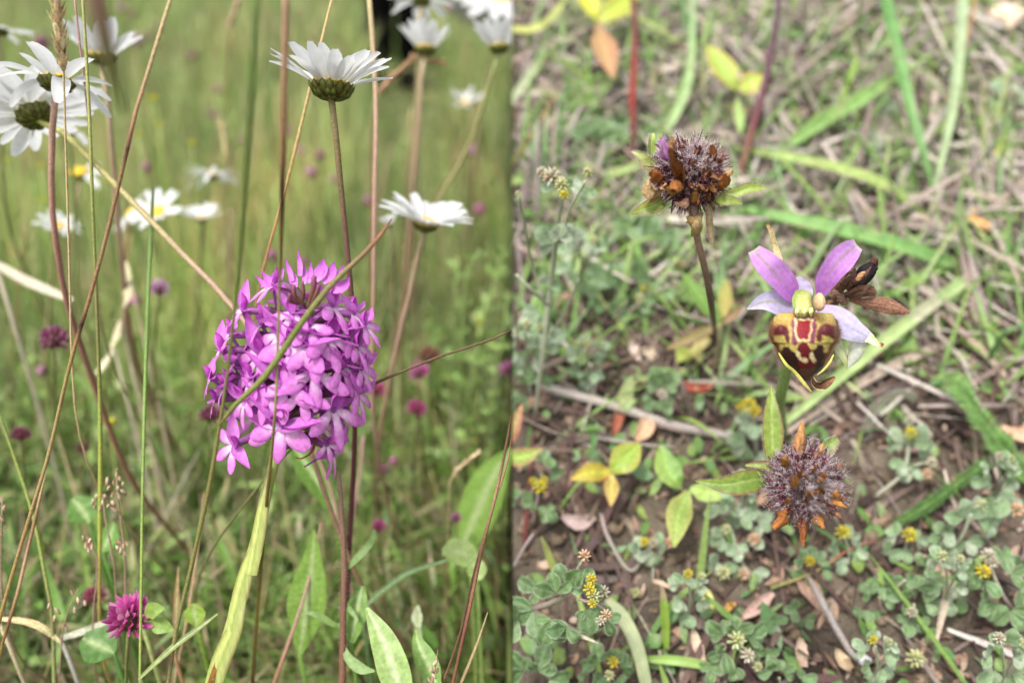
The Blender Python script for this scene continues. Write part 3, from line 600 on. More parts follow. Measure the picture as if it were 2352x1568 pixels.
for k, (q, lab) in enumerate([([(60, 520, .34, 8), (48, 620, .35, 9), (30, 800, .38, 10)], 'yellow green stem below the low white daisy'),
        ([(128, 560, .33, 10), (118, 640, .34, 10), (100, 830, .36, 10)], 'straw yellow stem under the low white daisy'),
        ([(395, 560, .34, 8), (440, 660, .34, 9), (465, 790, .35, 10), (470, 900, .37, 9)], 'olive stem bending between the slanting stem and the orchid'),
        ([(530, 480, .36, 9), (525, 620, .37, 11), (530, 760, .39, 10)], 'dull brown stem left behind the orchid'),
        ([(300, 540, .36, 9), (290, 640, .37, 12), (288, 800, .40, 12), (285, 1000, .45, 10)], 'brown stem with pale dry leaf below the half hidden daisy'),
        ([(1130, 160, .45, 6), (1050, 370, .46, 8), (960, 520, .48, 8), (900, 640, .50, 8)], 'straw stem slanting behind the tipped daisy'),
        ([(945, 250, .40, 10), (938, 400, .41, 10), (925, 560, .44, 9)], 'second stem beside that of the cup shaped daisy'),
        ([(430, -20, .40, 9), (427, 60, .40, 10), (424, 140, .41, 8), (425, 330, .45, 7)], 'short yellow brown stem at the top edge'),
        ([(900, 330, .42, 4), (880, 420, .42, 7), (862, 520, .43, 8), (850, 700, .46, 8)], 'pink stem leaning against the pinkish upright'),
        ([(605, 100, .5, 6), (610, 300, .52, 8), (600, 480, .56, 8)], 'faint straw stem behind the dark upright stem'),
        ([(205, 1560, .24, 3), (260, 1440, .24, 5), (285, 1300, .245, 6), (290, 1180, .25, 5), (285, 1090, .25, 3)][::-1], 'thin stalk carrying the pale seed heads')]):
    if k in (2, 7, 9, 10): continue
    if k < 10: q = [(a, b_, d * 1.45, w) for a, b_, d, w in q]
    stemthing('tall_grass', lab, 'grass stem', q, [jc((.40, .32, .14)), jc((.36, .27, .13)), jc((.28, .24, .09))] if k not in (3, 8) else [(.33, .2, .15), (.3, .18, .13)], group=g)
# close, strongly blurred blade that droops into the view from above
rw = rows([(288, 270, .104, 3), (268, 205, .103, 22), (247, 120, .102, 36), (226, 20, .101, 44), (206, -80, .102, 48), (150, -200, .106, 48), (20, -240, .115, 46), (-140, -60, .13, 42), (-260, 500, .15, 36), (-300, 1100, .18, 30)]) + [(-.22, .17, -.003, .001)]
tag(MB().tube(rw, [(.13, .13, .03), (.11, .11, .028), (.085, .075, .022), (.12, .06, .035), (.15, .075, .045), (.17, .1, .05), (.2, .16, .06), (.2, .2, .06), (.2, .2, .06), (.2, .2, .06), (.2, .2, .06)], n=60, sides=8).build('grass_shoot', M_GRASS, base=(-.22, .17, 0)), 'dark blurred grass blade drooping in front of the cup shaped daisy at the top', 'grass blade')

# straw coloured seed heads
def seedhead(label, pts, n, ln, wd, cols, stempts, stemcol, name='seeding_grass', droop=.3, jit=1.0):
    rw = to_ground(rows(pts + stempts)); t = thing(name, label, 'seed head', rw[-1][:3], 'dry grass seed heads in the meadow')
    MB().tube(rw, [stemcol], n=30, sides=6).build('stem', M_STEM, t)
    ax = cr([r_[:3] for r_ in rw[:len(pts)]], 40); tg = frames(ax)
    m = MB(); D = pts[0][2]
    for i in range(n):
        k = min(39, int(i / n * 40)); an = random.uniform(0, A2); a = nrm(np.cross(tg[k], (.3, .2, 1))); b = np.cross(tg[k], a)
        rad = math.cos(an) * a + math.sin(an) * b; L = mm(ln, D) * random.uniform(.6, 1.2); p = ax[k] + rad * mm(2, D) * jit
        d = nrm(-tg[k] + rad * random.uniform(.1, .5) * (1 + droop))
        mmb = MB(); mmb.ribbon([p, p + d * L * .5 + rad * L * .08, p + d * L], [mm(wd, D) * .3, mm(wd, D), mm(wd, D) * .8, mm(wd, D) * .05], rad, jc(random.choice(cols), .2), n=5, nv=3, cup=-.5)
        mmb.build('spikelet', M_DRY, t)
    return t
SC = [(.55, .40, .22), (.62, .48, .28), (.45, .32, .17)]
seedhead('fluffy straw coloured grass spike hanging at the top above the ragged daisy', [(128, -60, .20, 6), (130, 0, .2, 8), (134, 60, .201, 8), (142, 120, .203, 7), (146, 165, .205, 5)], 90, 42, 13, SC, [(150, 300, .211, 5), (158, 560, .222, 5), (166, 850, .235, 5)], (.5, .38, .2))
seedhead('tan seed spike leaning up to the cup shaped daisy', [(950, 132, .385, 6), (920, 160, .386, 8), (890, 190, .387, 8), (868, 215, .388, 6)], 40, 24, 9, [(.42, .27, .15), (.5, .33, .2)], [(855, 300, .4, 6), (850, 600, .46, 6)], (.42, .27, .15))
seedhead('short tan seed head pointing right under the cup shaped daisy', [(1010, 143, .38, 5), (990, 140, .381, 8), (970, 140, .382, 6)], 16, 20, 10, [(.5, .33, .18)], [(955, 300, .4, 5), (945, 600, .45, 5)], (.4, .3, .15))
seedhead('pale dry seed head at lower right against the big leaf', [(1098, 1040, .31, 4), (1075, 1058, .31, 8), (1050, 1080, .31, 7), (1035, 1098, .31, 5)], 34, 16, 7, [(.62, .5, .3), (.55, .4, .24)], [(1030, 1200, .32, 4)], (.45, .33, .18))
seedhead('soft pinkish blurred seed head high in the distant grass', [(545, 10, .5, 5), (535, 35, .5, 9), (525, 70, .5, 6)], 30, 18, 9, [(.45, .3, .2), (.5, .36, .24)], [(520, 200, .53, 4)], (.4, .3, .16))
seedhead('beige blurred seed spike left of the small fine petalled daisy', [(508, 285, .5, 5), (515, 320, .5, 9), (520, 370, .5, 8)], 30, 20, 9, [(.5, .42, .22)], [(525, 500, .54, 5)], (.42, .36, .16))
def panicle(label, pts, stem, D):
    rw = to_ground(rows(stem)); t = thing('grass_panicle', label, 'seed head', rw[-1][:3], 'open panicles of pale seeds'); MB().tube(rw, [(.30, .2, .14)], n=24, sides=5).build('stalk', M_STEM, t)
    for px, py in pts:
        c = P(px, py, D + random.uniform(-.004, .004)); d = nrm((random.uniform(-.5, .5), random.uniform(-.3, .3), random.choice((1, -1)) * random.uniform(.5, 1))); a = nrm(np.cross(d, (.2, 1, .1)))
        L = mm(random.uniform(8, 12), D); w = mm(random.uniform(3, 4.5), D)
        MB().ell(c, (a * w, np.cross(d, a) * w, d * L), lambda u, v: mixc((.60, .46, .32), (.30, .15, .10), sst((u - .45) * 3)), 6, 6).build('seed', M_DRY, t)
    return t
panicle('pale seed panicle hanging highest, left of the forked green stem', [(268, 1087), (276, 1098), (262, 1108), (282, 1112), (272, 1122), (250, 1120), (258, 1136), (284, 1130), (246, 1105), (274, 1140)], [(270, 1075, .247, 2), (268, 1130, .248, 4), (285, 1250, .25, 5), (290, 1400, .255, 5)], .247)
panicle('pale seed panicle in the middle of the three, near the green stem', [(222, 1140), (236, 1150), (218, 1164), (230, 1168), (260, 1155), (248, 1162), (262, 1170), (214, 1152), (242, 1140)], [(235, 1135, .247, 2), (240, 1180, .248, 4), (262, 1300, .25, 4), (270, 1420, .255, 4)], .247)
panicle('low pair of pale seed clusters above the magenta clover', [(192, 1236), (206, 1242), (198, 1252), (212, 1254), (204, 1262), (274, 1246), (284, 1254), (278, 1266), (292, 1248), (270, 1258), (288, 1270)], [(200, 1230, .243, 2), (225, 1290, .245, 4), (215, 1400, .25, 4)], .243)
panicle('tiny pink seeds on a faint panicle by the lower outer edge', [(112, 1392), (132, 1402), (125, 1420), (150, 1440), (166, 1360), (180, 1380), (172, 1402), (196, 1385), (140, 1470)], [(180, 1350, .24, 2), (150, 1420, .242, 3), (140, 1500, .245, 4)], .24)
panicle('pale hooked seed husks beside the outer edge below the brown stem', [(2, 1150), (10, 1165), (4, 1190), (14, 1210), (3, 1225)], [(6, 1140, .24, 3), (2, 1300, .245, 5)], .24)
panicle('cream seed pod with a pointed tip at the bottom edge', [(1000, 1520), (992, 1538), (998, 1552), (986, 1560), (1004, 1540), (990, 1570)], [(1006, 1490, .215, 1), (998, 1540, .215, 5), (985, 1600, .216, 6)], .215)

# ================================================================ CLOVER FLOWERS AND OTHER MEADOW FLOWERS
MAG = [(.64, .11, .38), (.56, .09, .35), (.70, .26, .50), (.44, .05, .24)]
def clover(label, px, py, D, wpx, cols, stem=None, big=0, brown=0.0, leaves=0):
    c = P(px, py, D); r = mm(wpx, D) / 2
    rw = to_ground(rows(stem or [(px, py + wpx * .3, D, 7), (px + random.uniform(-12, 12), py + 120, D * 1.06, 6)]))
    t = thing('red_clover', label, 'clover', rw[-1][:3], 'clover flowers in the meadow')
    MB().tube(rw, [(.16, .14, .06), (.15, .2, .05)], n=14, sides=6).build('stem', M_STEM, t)
    m = MB(); m.ell(c, ((r * .5, 0, 0), (0, r * .5, 0), (0, 0, r * .5)), (.14, .07, .05), 6, 8, .1)
    core = m.build('flower_head', M_PINK, t); ORG[core.name] = ORG[t.name]
    if not big: mf = MB()
    nf = big or 46
    for i in range(nf):
        z = 1 - 2 * (i + .5) / nf; ph = i * 2.39996; d = np.array((math.sqrt(1 - z * z) * math.cos(ph), math.sqrt(1 - z * z) * math.sin(ph), z))
        if z < -.75: continue
        d = nrm(d + (0, 0, .35)); f = mf if not big else MB(); ln = r * random.uniform(.5, .68)
        col = jc(random.choice(cols), .15); cb = (.22, .10, .06) if random.random() < brown or z < -.2 else mixc(col, (.25, .05, .12), .5)
        p0 = c + d * r * .38; a = nrm(np.cross(d, (.2, .3, 1)))
        f.ribbon([p0, p0 + d * ln * .55, p0 + d * ln + np.array((0, 0, .12)) * ln], [r * .12, r * .26, r * .22, r * .05], a, lambda u, aa: mixc(cb, mixc(col, (.66, .36, .58), max(0, u - .75) * 2), sst(u * 1.8)), n=6, nv=3, cup=.8)
        if big: f.build('floret', M_PINK, core)
    if not big: o = mf.build('florets', M_PINK, core); o['kind'] = 'stuff'
    for k in range(leaves):
        an = [-.2, .5, 3.3, 4.2, 1.2][k]; q = c + np.array((math.cos(an), -.25, math.sin(an))) * r * .75; e = q + np.array((math.cos(an), -.1, math.sin(an) * .8)) * r * 1.0
        MB().ribbon([q, (q + e) / 2 + (0, 0, r * .1), e], [r * .1, r * .6, r * .5, r * .05], (.1, -.8, .6), (.22, .33, .07), n=8, nv=5, fold=.2).build('leaf', M_LEAF, t)
    return t
clover('bright magenta clover flower low down behind the straight green stem', 302, 1420, .228, 118, MAG, [(295, 1450, .23, 9), (290, 1540, .24, 8)], big=64, brown=.15, leaves=2)
clover('dusky purple clover flower beside the jointed brown stem', 125, 783, .31, 76, [(.26, .07, .15), (.20, .06, .10), (.33, .12, .2)], big=40, brown=.4)
clover('magenta clover flower under the rust brown head right of the orchid', 962, 856, .36, 56, MAG, big=30)
clover('rust brown clover head going over, right of the orchid', 986, 820, .37, 58, [(.24, .09, .04), (.2, .08, .05)], big=30, brown=.9)
clover('rose pink clover flower close to the orchid edge', 864, 895, .38, 52, [(.55, .12, .26), (.48, .08, .2)])
clover('deep rose clover flower below the thin dark stem', 957, 940, .37, 52, [(.5, .09, .24), (.42, .07, .2)])
clover('small rose clover flower beside the tall hairy stem', 870, 1210, .33, 38, [(.52, .10, .26), (.45, .08, .25)])
clover('tiny faded clover flower above the pale leaf near the bottom', 1048, 1190, .34, 30, [(.42, .13, .26), (.4, .2, .3)])
clover('dull plum clover head near the outer edge', 48, 1000, .31, 46, [(.22, .05, .10), (.18, .06, .08)], brown=.4)
clover('dull plum clover head just left of the orchid bottom', 484, 955, .30, 56, [(.24, .06, .12), (.2, .07, .08)], brown=.4)
clover('faint brown clover head in the middle of the lower meadow', 192, 1032, .36, 34, [(.2, .07, .08)], brown=.5)
clover('reddish faded clover head behind the magenta one', 218, 1370, .29, 56, [(.35, .08, .12), (.3, .1, .12)], brown=.3)
clover('pale pink and white flower left of the orchid', 366, 665, .34, 52, [(.66, .5, .56), (.6, .42, .5), (.5, .22, .42)])
clover('pale pink clover flower at the seam level with the orchid', 1168, 850, .36, 50, [(.6, .25, .42), (.55, .2, .4)])
clover('dusky pink clover flower at the seam lower down', 1150, 1065, .36, 44, [(.36, .1, .22), (.3, .1, .15)], brown=.2)
FAR = [(500, 204, 1.1, 22), (735, 356, .75, 24), (714, 396, .72, 26), (768, 412, .7, 24), (848, 462, .62, 26), (1086, 346, .8, 26), (1101, 480, .66, 28), (92, 96, .8, 30), (104, 100, .9, 26), (334, 384, .62, 26), (342, 82, 1.3, 24), (312, 92, 1.2, 26), (318, 92, 1.2, 22), (366, 62, 1.5, 22), (276, 18, 1.6, 20), (305, 30, 1.6, 18), (440, 128, 1.2, 18), (556, 320, .8, 20), (310, 690, .5, 30), (955, 306, .7, 22), (690, 345, .78, 18), (625, 585, .5, 26), (700, 600, .48, 26), (1030, 20, 1.0, 22), (660, 300, .8, 18), (490, 265, .9, 20), (95, 850, .42, 30), (905, 1058, .40, 30), (880, 1075, .39, 26)]
FARL = ['in the middle of the upper meadow', 'just left of the large daisy stem', 'under the dot left of the large daisy stem', 'touching the large daisy stem', 'right of the large daisy stem near the pinkish upright', 'below the blurred white flower near the seam', 'lowest of the three near the seam', 'between the two ragged daisies at the outer edge', 'overlapping the one between the ragged daisies', 'right of the bald yellow disc daisy', 'beside the blurred grass blade near the top', 'right of the cup daisy behind the grass blade', 'paired with the one right of the cup daisy', 'left of the dark joint stem at the top', 'at the very top left of the grass blade', 'just under the very top one', 'on the right of the golden joint stem', 'left of the fine petalled daisy', 'behind the dark jointed stem beside the orchid', 'between the two stems under the cup daisies', 'far behind the golden straw stem', 'close above the orchid on its left', 'close above the orchid on its right', 'in front of the dark trousers', 'behind the dark upright stem', 'left of the faint seed spike', 'below the dusky purple clover flower', 'right of the lowest orchid floret', 'behind the tall hairy stem']
for k, (px, py, D, w) in enumerate(FAR):
    c = P(px, py, D); r = mm(w, D) / 2 * random.uniform(.6, .9); gx = c[0]; gz = meadow_z(c[0], c[1])
    if c[2] < gz + .01: c[2] = gz + .02
    b = (c[0] - .004, c[1] + .01, gz)
    t = thing('clover', 'blurred pink clover dot ' + FARL[k], 'clover', b, 'distant pink clover dots')
    MB().tube([tuple(c) + (.0009,), b + (.0011,)], [(.15, .18, .05)], n=5, sides=5).build('stem', M_STEM, t)
    m = MB()
    m.ell(c, ((r, 0, 0), (0, r, 0), (0, 0, r)), lambda u, v: jc(((.48, .19, .32), (.38, .13, .24), (.52, .26, .38))[k % 3], .3), 9, 11, .38); m.build('flower_head', M_PINK, t)
for k, (px, py, D, w) in enumerate([(356, 232, .6, 22), (344, 230, .61, 16), (366, 290, .6, 18), (318, 312, .55, 18), (441, 334, .55, 22), (95, 465, .5, 18), (92, 385, .5, 18), (15, 372, .5, 16), (255, 975, .36, 26), (1102, 745, .45, 26)]):
    c = P(px, py, D); r = mm(w, D) / 2; b = (c[0] + .003, c[1] + .008, 0)
    t = thing('yellow_flower', 'small yellow buttercup ' + ['topmost beside the jointed brown stem', 'left of the topmost one', 'under the topmost one', 'lower still beside the jointed brown stem', 'left of the fine petalled daisy', 'above the low white daisy', 'left of the slanting pink stem', 'at the outer edge', 'beside the faint brown clover head', 'under the feathery herb at the seam'][k], 'flower', b, 'small yellow buttercups')
    MB().tube([tuple(c) + (.0007,), ((c[0] + b[0]) / 2 - .006, c[1], c[2] / 2, .0009), b + (.001,)], [(.25, .33, .08)], n=8, sides=5).build('stem', M_STEM, t)
    for q in range(5):
        an = A2 * q / 5; d = np.array((math.cos(an) * .7, math.sin(an) * .7, .7)); MB().ribbon([c, c + d * r * .6, c + d * r * 1.1 + (0, 0, r * .3)], [r * .3, r, r * .9, r * .3], (-d[0], -d[1], .8), (.62, .58, .04), n=5, nv=3, cup=.3).build('petal', M_PINK, t)

# ================================================================ BROAD LEAVES AND HERBS
def veined(c0, c1, vein, k=9):
    def f(u, a):
        c = mixc(c0, c1, .5 + .5 * math.sin(u * 23 + abs(a) * 5)); c = mixc(c, vein, max(0, 1 - abs(a) * k)); return c
    return f
def leafthing(label, pts, ws, c0, c1, vein=(.4, .5, .22), nml=None, fold=.15, root_pt=None, name='broad_leaved_herb', cat='leaf', mat=None, edge=.04, twist=0, n=22, nv=7):
    D = pts[0][2]; q = [P(*p[:3]) for p in pts]; base = np.array(q[0]); g0 = np.array((base[0], base[1] + .004, ground_under(base[0], base[1])))
    m = MB(); w = [mm(x, p) for x, p in zip(ws, np.interp(np.linspace(0, 1, len(ws)), np.linspace(0, 1, len(pts)), [p[2] for p in pts]))]
    nml = TOCAM * .8 + UP * .6 if nml is None else nml
    m.ribbon(q, w, nml, veined(c0, c1, vein), n=n, nv=nv, fold=fold, edge=edge, twist=twist)
    if base[2] - g0[2] > .004: m.tube([tuple(q[0]) + (max(w[0] * .35, .0006),), tuple((base + g0) / 2 + (.001, .002, 0)) + (.0008,), tuple(g0) + (.0009,)], [c0], n=6, sides=5)
    return tag(m.build(name, mat or M_LEAF, base=tuple(g0)), label, cat)
leafthing('broad pale green leaf standing upright left of the tall hairy stem', [(688, 1500, .275), (700, 1420, .272), (714, 1320, .27), (722, 1215, .268)], [14, 56, 90, 76, 40, 6], (.20, .34, .06), (.24, .38, .08), nml=TOCAM + .2 * UP, fold=.12)
leafthing('long light green strap leaf with a pale midrib at the bottom', [(925, 1600, .215), (905, 1540, .217), (880, 1470, .22), (842, 1395, .224)], [52, 72, 66, 44, 8], (.26, .38, .11), (.30, .42, .14), vein=(.5, .58, .32), fold=.12, edge=.06)
leafthing('oval mid green leaf right of the strap leaf', [(1005, 1575, .23), (985, 1530, .232), (962, 1480, .235), (955, 1445, .238)], [20, 46, 48, 30, 6], (.17, .30, .06), (.20, .34, .07))
leafthing('toothed green leaf just right of the hairy stem', [(806, 1475, .245), (816, 1420, .246), (826, 1370, .248), (832, 1345, .25)], [16, 40, 50, 40, 12], (.15, .27, .05), (.19, .32, .07))
leafthing('large pale blade leaf rising at the seam in the lower meadow', [(1040, 1300, .36), (1090, 1190, .355), (1130, 1100, .35), (1176, 1030, .345)], [30, 70, 96, 80, 10], (.20, .34, .06), (.23, .38, .08), fold=.08)
leafthing('pale yellow green rounded leaf near the seam', [(1095, 1300, .28), (1070, 1275, .28), (1042, 1262, .281), (1015, 1268, .282)], [12, 50, 60, 50, 14], (.34, .46, .13), (.38, .5, .17))
leafthing('second pale lobe of the yellow green leaf pair near the seam', [(1080, 1285, .281), (1092, 1300, .279), (1098, 1320, .278), (1100, 1332, .277)], [16, 40, 44, 12], (.32, .44, .12), (.36, .48, .16))
leafthing('round yellow green leaf right of the magenta clover', [(452, 1436, .25), (450, 1422, .25), (447, 1405, .25), (445, 1385, .25)], [10, 42, 46, 12], (.28, .42, .06), (.32, .46, .08))
leafthing('big dull green clover leaf under the magenta clover', [(262, 1500, .25), (245, 1490, .25), (222, 1478, .25), (190, 1465, .25)], [14, 66, 84, 66, 30], (.10, .22, .045), (.13, .26, .06))
leafthing('rounded dark green leaf left of the strap of seed heads', [(205, 1200, .30), (195, 1180, .30), (180, 1160, .30), (165, 1145, .30)], [14, 56, 66, 50, 12], (.11, .22, .04), (.14, .27, .06))
leafthing('dark green leaf with a rounded end below the dusky clover', [(235, 1265, .29), (245, 1245, .29), (255, 1225, .29), (262, 1200, .29)], [12, 48, 56, 40, 10], (.12, .25, .05), (.15, .29, .06))
leafthing('narrow hairy green blade curving up from the bottom edge by the straight green stem', [(322, 1556, .205), (383, 1499, .206), (413, 1474, .207), (460, 1440, .209), (500, 1409, .211)], [8, 13, 15, 12, 4], (.22, .26, .09), (.25, .3, .1), name='grass_shoot', cat='grass blade', fold=.3)
leafthing('thin bluish green blade arching right from the strap leaf', [(830, 1400, .27), (880, 1355, .27), (940, 1315, .27), (1030, 1285, .272)], [8, 14, 15, 12, 6], (.16, .27, .10), (.19, .3, .12), name='grass_shoot', cat='grass blade')
leafthing('brown tipped narrow blade standing left of the forked stem base', [(400, 1500, .25), (404, 1420, .25), (407, 1350, .25), (410, 1300, .25)], [7, 12, 12, 3], (.36, .2, .1), (.4, .25, .13), name='grass_shoot', cat='grass blade')
leafthing('deep green slanting leaf under the orchid head', [(770, 1180, .30), (740, 1120, .30), (700, 1060, .30), (670, 1020, .30)], [20, 50, 60, 20], (.11, .21, .03), (.13, .24, .04))
leafthing('grey dead leaf blade lying across the meadow at the outer edge', [(-10, 605, .36), (50, 640, .355), (105, 665, .35), (165, 690, .345)], [16, 22, 22, 12], (.44, .38, .28), (.5, .44, .33), vein=(.5, .45, .35), name='dead_leaf', mat=M_DRY)
leafthing('pale dry leaf hanging on the brown stem below the half hidden daisy', [(290, 600, .365), (294, 640, .364), (292, 680, .364), (284, 708, .366)], [6, 16, 20, 5], (.55, .46, .3), (.6, .5, .34), name='dead_leaf', mat=M_DRY)
leafthing('pale cream dry leaf scrap lower on the same brown stem', [(276, 735, .36), (268, 770, .36), (255, 800, .36)], [5, 17, 6], (.56, .47, .33), (.6, .5, .34), name='dead_leaf', mat=M_DRY)
leafthing('curled cream leaf scrap left of the straight green stem', [(262, 800, .37), (250, 820, .37), (236, 840, .37), (222, 858, .37)], [5, 12, 18, 10], (.58, .5, .38), (.64, .56, .42), name='dead_leaf', mat=M_DRY)
leafthing('pale straw blade lying by the lower outer edge', [(-5, 1420, .25), (50, 1425, .25), (95, 1440, .25), (140, 1475, .25)], [8, 14, 15, 6], (.5, .42, .26), (.42, .3, .14), name='dead_leaf', mat=M_DRY)
leafthing('grey twig like dead blade above the magenta clover', [(140, 1465, .262), (190, 1450, .262), (240, 1430, .262), (282, 1415, .263)], [12, 17, 14, 8], (.45, .42, .36), (.38, .34, .28), name='dead_leaf', mat=M_DRY)
leafthing('pale bladder like seed husk below the hairy side leaf', [(960, 1390, .27), (958, 1418, .27), (962, 1440, .27)], [6, 26, 10], (.5, .55, .34), (.56, .6, .4), name='seed_husk', cat='seed husk')
leafthing('pale yellow blurred bract above the magenta clover', [(318, 1405, .25), (318, 1425, .25), (320, 1442, .25)], [8, 27, 8], (.5, .55, .22), (.55, .58, .28), name='seed_husk', cat='seed husk')

# tall hairy stem
rw = to_ground(rows([(778, 1085, .245, 9), (783, 1150, .244, 11), (790, 1290, .243, 14), (788, 1420, .242, 15), (786, 1600, .241, 16)]))
t = thing('hairy_plant', 'tall reddish brown hairy stem with small leaves right of the orchid stem', 'plant stem', rw[-1][:3])
MB().tube(rw, [(.28, .17, .12), (.2, .11, .07), (.16, .075, .05), (.17, .08, .05)], n=30, sides=9).build('stem', M_STEM, t)
m = MB(); q = cr([r_[:3] for r_ in rw], 200)
for i in range(420):
    p = q[random.randrange(10, 150)]; an = random.uniform(0, A2); d = np.array((math.cos(an), math.sin(an) * .8, random.uniform(-.2, .3))); m.hair(p, p + d * random.uniform(.0018, .0034), .00010, (.55, .55, .45))
o = m.build('hairs', M_FUZZ, t); o['kind'] = 'stuff'
for pts, ws in [([(790, 1440, .243), (760, 1430, .241), (730, 1412, .24), (700, 1405, .24)], [5, 13, 15, 4]), ([(793, 1310, .244), (830, 1270, .245), (855, 1240, .247), (860, 1215, .249)], [7, 17, 17, 6]),
                ([(790, 1480, .242), (800, 1510, .24), (830, 1535, .238), (860, 1540, .237)], [6, 20, 24, 5]), ([(790, 1380, .243), (812, 1410, .242), (822, 1425, .241)], [4, 12, 3]), ([(783, 1140, .245), (765, 1100, .247), (748, 1060, .25), (735, 1020, .253)], [5, 6, 6, 3])]:
    MB().ribbon(L3(pts), [mm(w, .24) for w in ws], TOCAM + .5 * UP, (.2, .31, .09), n=12, nv=5, fold=.15).build('leaf', M_LEAF, t)

# feathery pale herb
def feather(label, stems, D0_, col, nl=9, ll=40):
    rws = [to_ground(rows([(a + random.uniform(-12, 12), b + random.uniform(-15, 15), d * 1.18, w) for a, b, d, w in s])) for s in stems]; t = thing('feathery_herb', label, 'herb', rws[0][-1][:3])
    for rw in rws:
        MB().tube(rw, [(.3, .4, .14)], n=16, sides=5).build('stem', M_STEM, t)
        q = cr([r_[:3] for r_ in rw[:-1]], 30); tg = frames(q)
        for i in range(nl):
            k = min(29, int(1 + i / nl * 26)); L = mm(ll, D0_) * (1 - .3 * abs(i / nl - .4)) * random.uniform(.7, 1.2)
            for sx in (-1, 1):
                d = nrm(RT * sx * random.uniform(.2, .9) - tg[k] * random.uniform(.1, .9) + FW * random.uniform(-1, 1)); m = MB(); L *= random.uniform(.6, 1.2)
                m.ribbon([q[k], q[k] + d * L * .5, q[k] + d * L - tg[k] * L * .2], [L * .1, L * .34, L * .26, L * .03], TOCAM, jc(col, .2), n=6, nv=3)
                for s_ in (.3, .5, .7, .85):
                    for y_ in (-1, 1):
                        p = q[k] + d * L * s_; e = nrm(d * .6 + y_ * np.cross(d, TOCAM)); m.ribbon([p, p + e * L * .3], [L * .09, L * .03], TOCAM, jc(col, .2), n=3, nv=2)
                m.build('leaf', M_LEAF, t)
    return t
feather('feathery pale green herb with fine divided leaves near the seam', [[(1100, 565, .36, 5), (1080, 640, .365, 6), (1060, 760, .38, 6)], [(1150, 580, .38, 5), (1130, 680, .385, 6), (1110, 800, .40, 6)], [(1045, 590, .40, 5), (1040, 680, .405, 6), (1030, 800, .42, 6)], [(1170, 680, .36, 5), (1155, 760, .365, 6), (1140, 880, .38, 6)], [(1110, 660, .37, 5), (1105, 760, .375, 6), (1090, 880, .39, 6)]], .43, (.27, .40, .11))

# ================================================================ PERSON IN DARK TROUSERS, far behind the daisies
def person():
    D = 3.3; f1 = P(892, 190, D); f2 = P(968, 190, D); gx = (f1[0] + f2[0]) / 2; gy = f1[1]
    t = thing('person', 'person in dark trousers standing in the long grass behind the daisies', 'person', (gx, gy, meadow_z(gx, gy)))
    def skin(name, verts, edges, col, mat):
        me = bpy.data.meshes.new(name); me.from_pydata([v[:3] for v in verts], edges, []); o = bpy.data.objects.new(name, me); scene.collection.objects.link(o)
        s = o.modifiers.new('skin', 'SKIN'); o.modifiers.new('sub', 'SUBSURF').levels = 1; o.modifiers['sub'].render_levels = 1
        for i, v in enumerate(verts): me.skin_vertices[0].data[i].radius = (v[3], v[3] * .85)
        me.skin_vertices[0].data[0].use_root = True
        ca = me.color_attributes.new('Col', 'FLOAT_COLOR', 'POINT'); ca.data.foreach_set('color', np.tile((*col, 1), len(verts)).astype(np.float32)); me.materials.append(mat); o.parent = t; return o
    w = .04
    V = [(0, 0, .92, .15), (-w, 0, .85, .105), (-w - .03, -.02, .48, .08), (-w - .06, 0, .08, .07), (w, 0, .85, .105), (w + .01, -.02, .48, .08), (w - .02, 0.02, .08, .07), (0, 0, 1.02, .16)]
    skin('trousers', V, [(0, 1), (1, 2), (2, 3), (0, 4), (4, 5), (5, 6), (0, 7)], (.012, .014, .022), M_CLOTH)
    skin('shoe', [(-w - .06, .02, .05, .05), (-w - .06, -.14, .035, .042)], [(0, 1)], (.01, .01, .01), M_CLOTH); skin('shoe', [(w - .02, .04, .05, .05), (w - .02, -.12, .035, .042)], [(0, 1)], (.01, .01, .01), M_CLOTH)
    skin('jacket', [(0, 0, 1.1, .17), (0, 0, 1.3, .19), (0, 0, 1.45, .13), (-.21, 0, 1.42, .075), (-.28, .02, 1.15, .058), (-.29, -.05, .88, .05), (.21, 0, 1.42, .075), (.28, .02, 1.15, .058), (.29, -.05, .88, .05)], [(0, 1), (1, 2), (2, 3), (3, 4), (4, 5), (2, 6), (6, 7), (7, 8)], (.03, .04, .06), M_CLOTH)
    skin('body', [(0, 0, 1.48, .06), (0, 0, 1.58, .07), (0, -.01, 1.68, .1), (0, 0, 1.76, .085)], [(0, 1), (1, 2), (2, 3)], (.45, .28, .2), M_CLOTH)
    hands = [skin('hand', [(sx * .29, -.06, .84, .035), (sx * .29, -.07, .76, .038), (sx * .27, -.11, .70, .012), (sx * .285, -.09, .66, .011), (sx * .30, -.07, .66, .011), (sx * .305, -.05, .68, .01), (sx * .25, -.1, .77, .013)], [(0, 1), (1, 2), (1, 3), (1, 4), (1, 5), (0, 6)], (.45, .28, .2), M_CLOTH) for sx in (-1, 1)]
person()

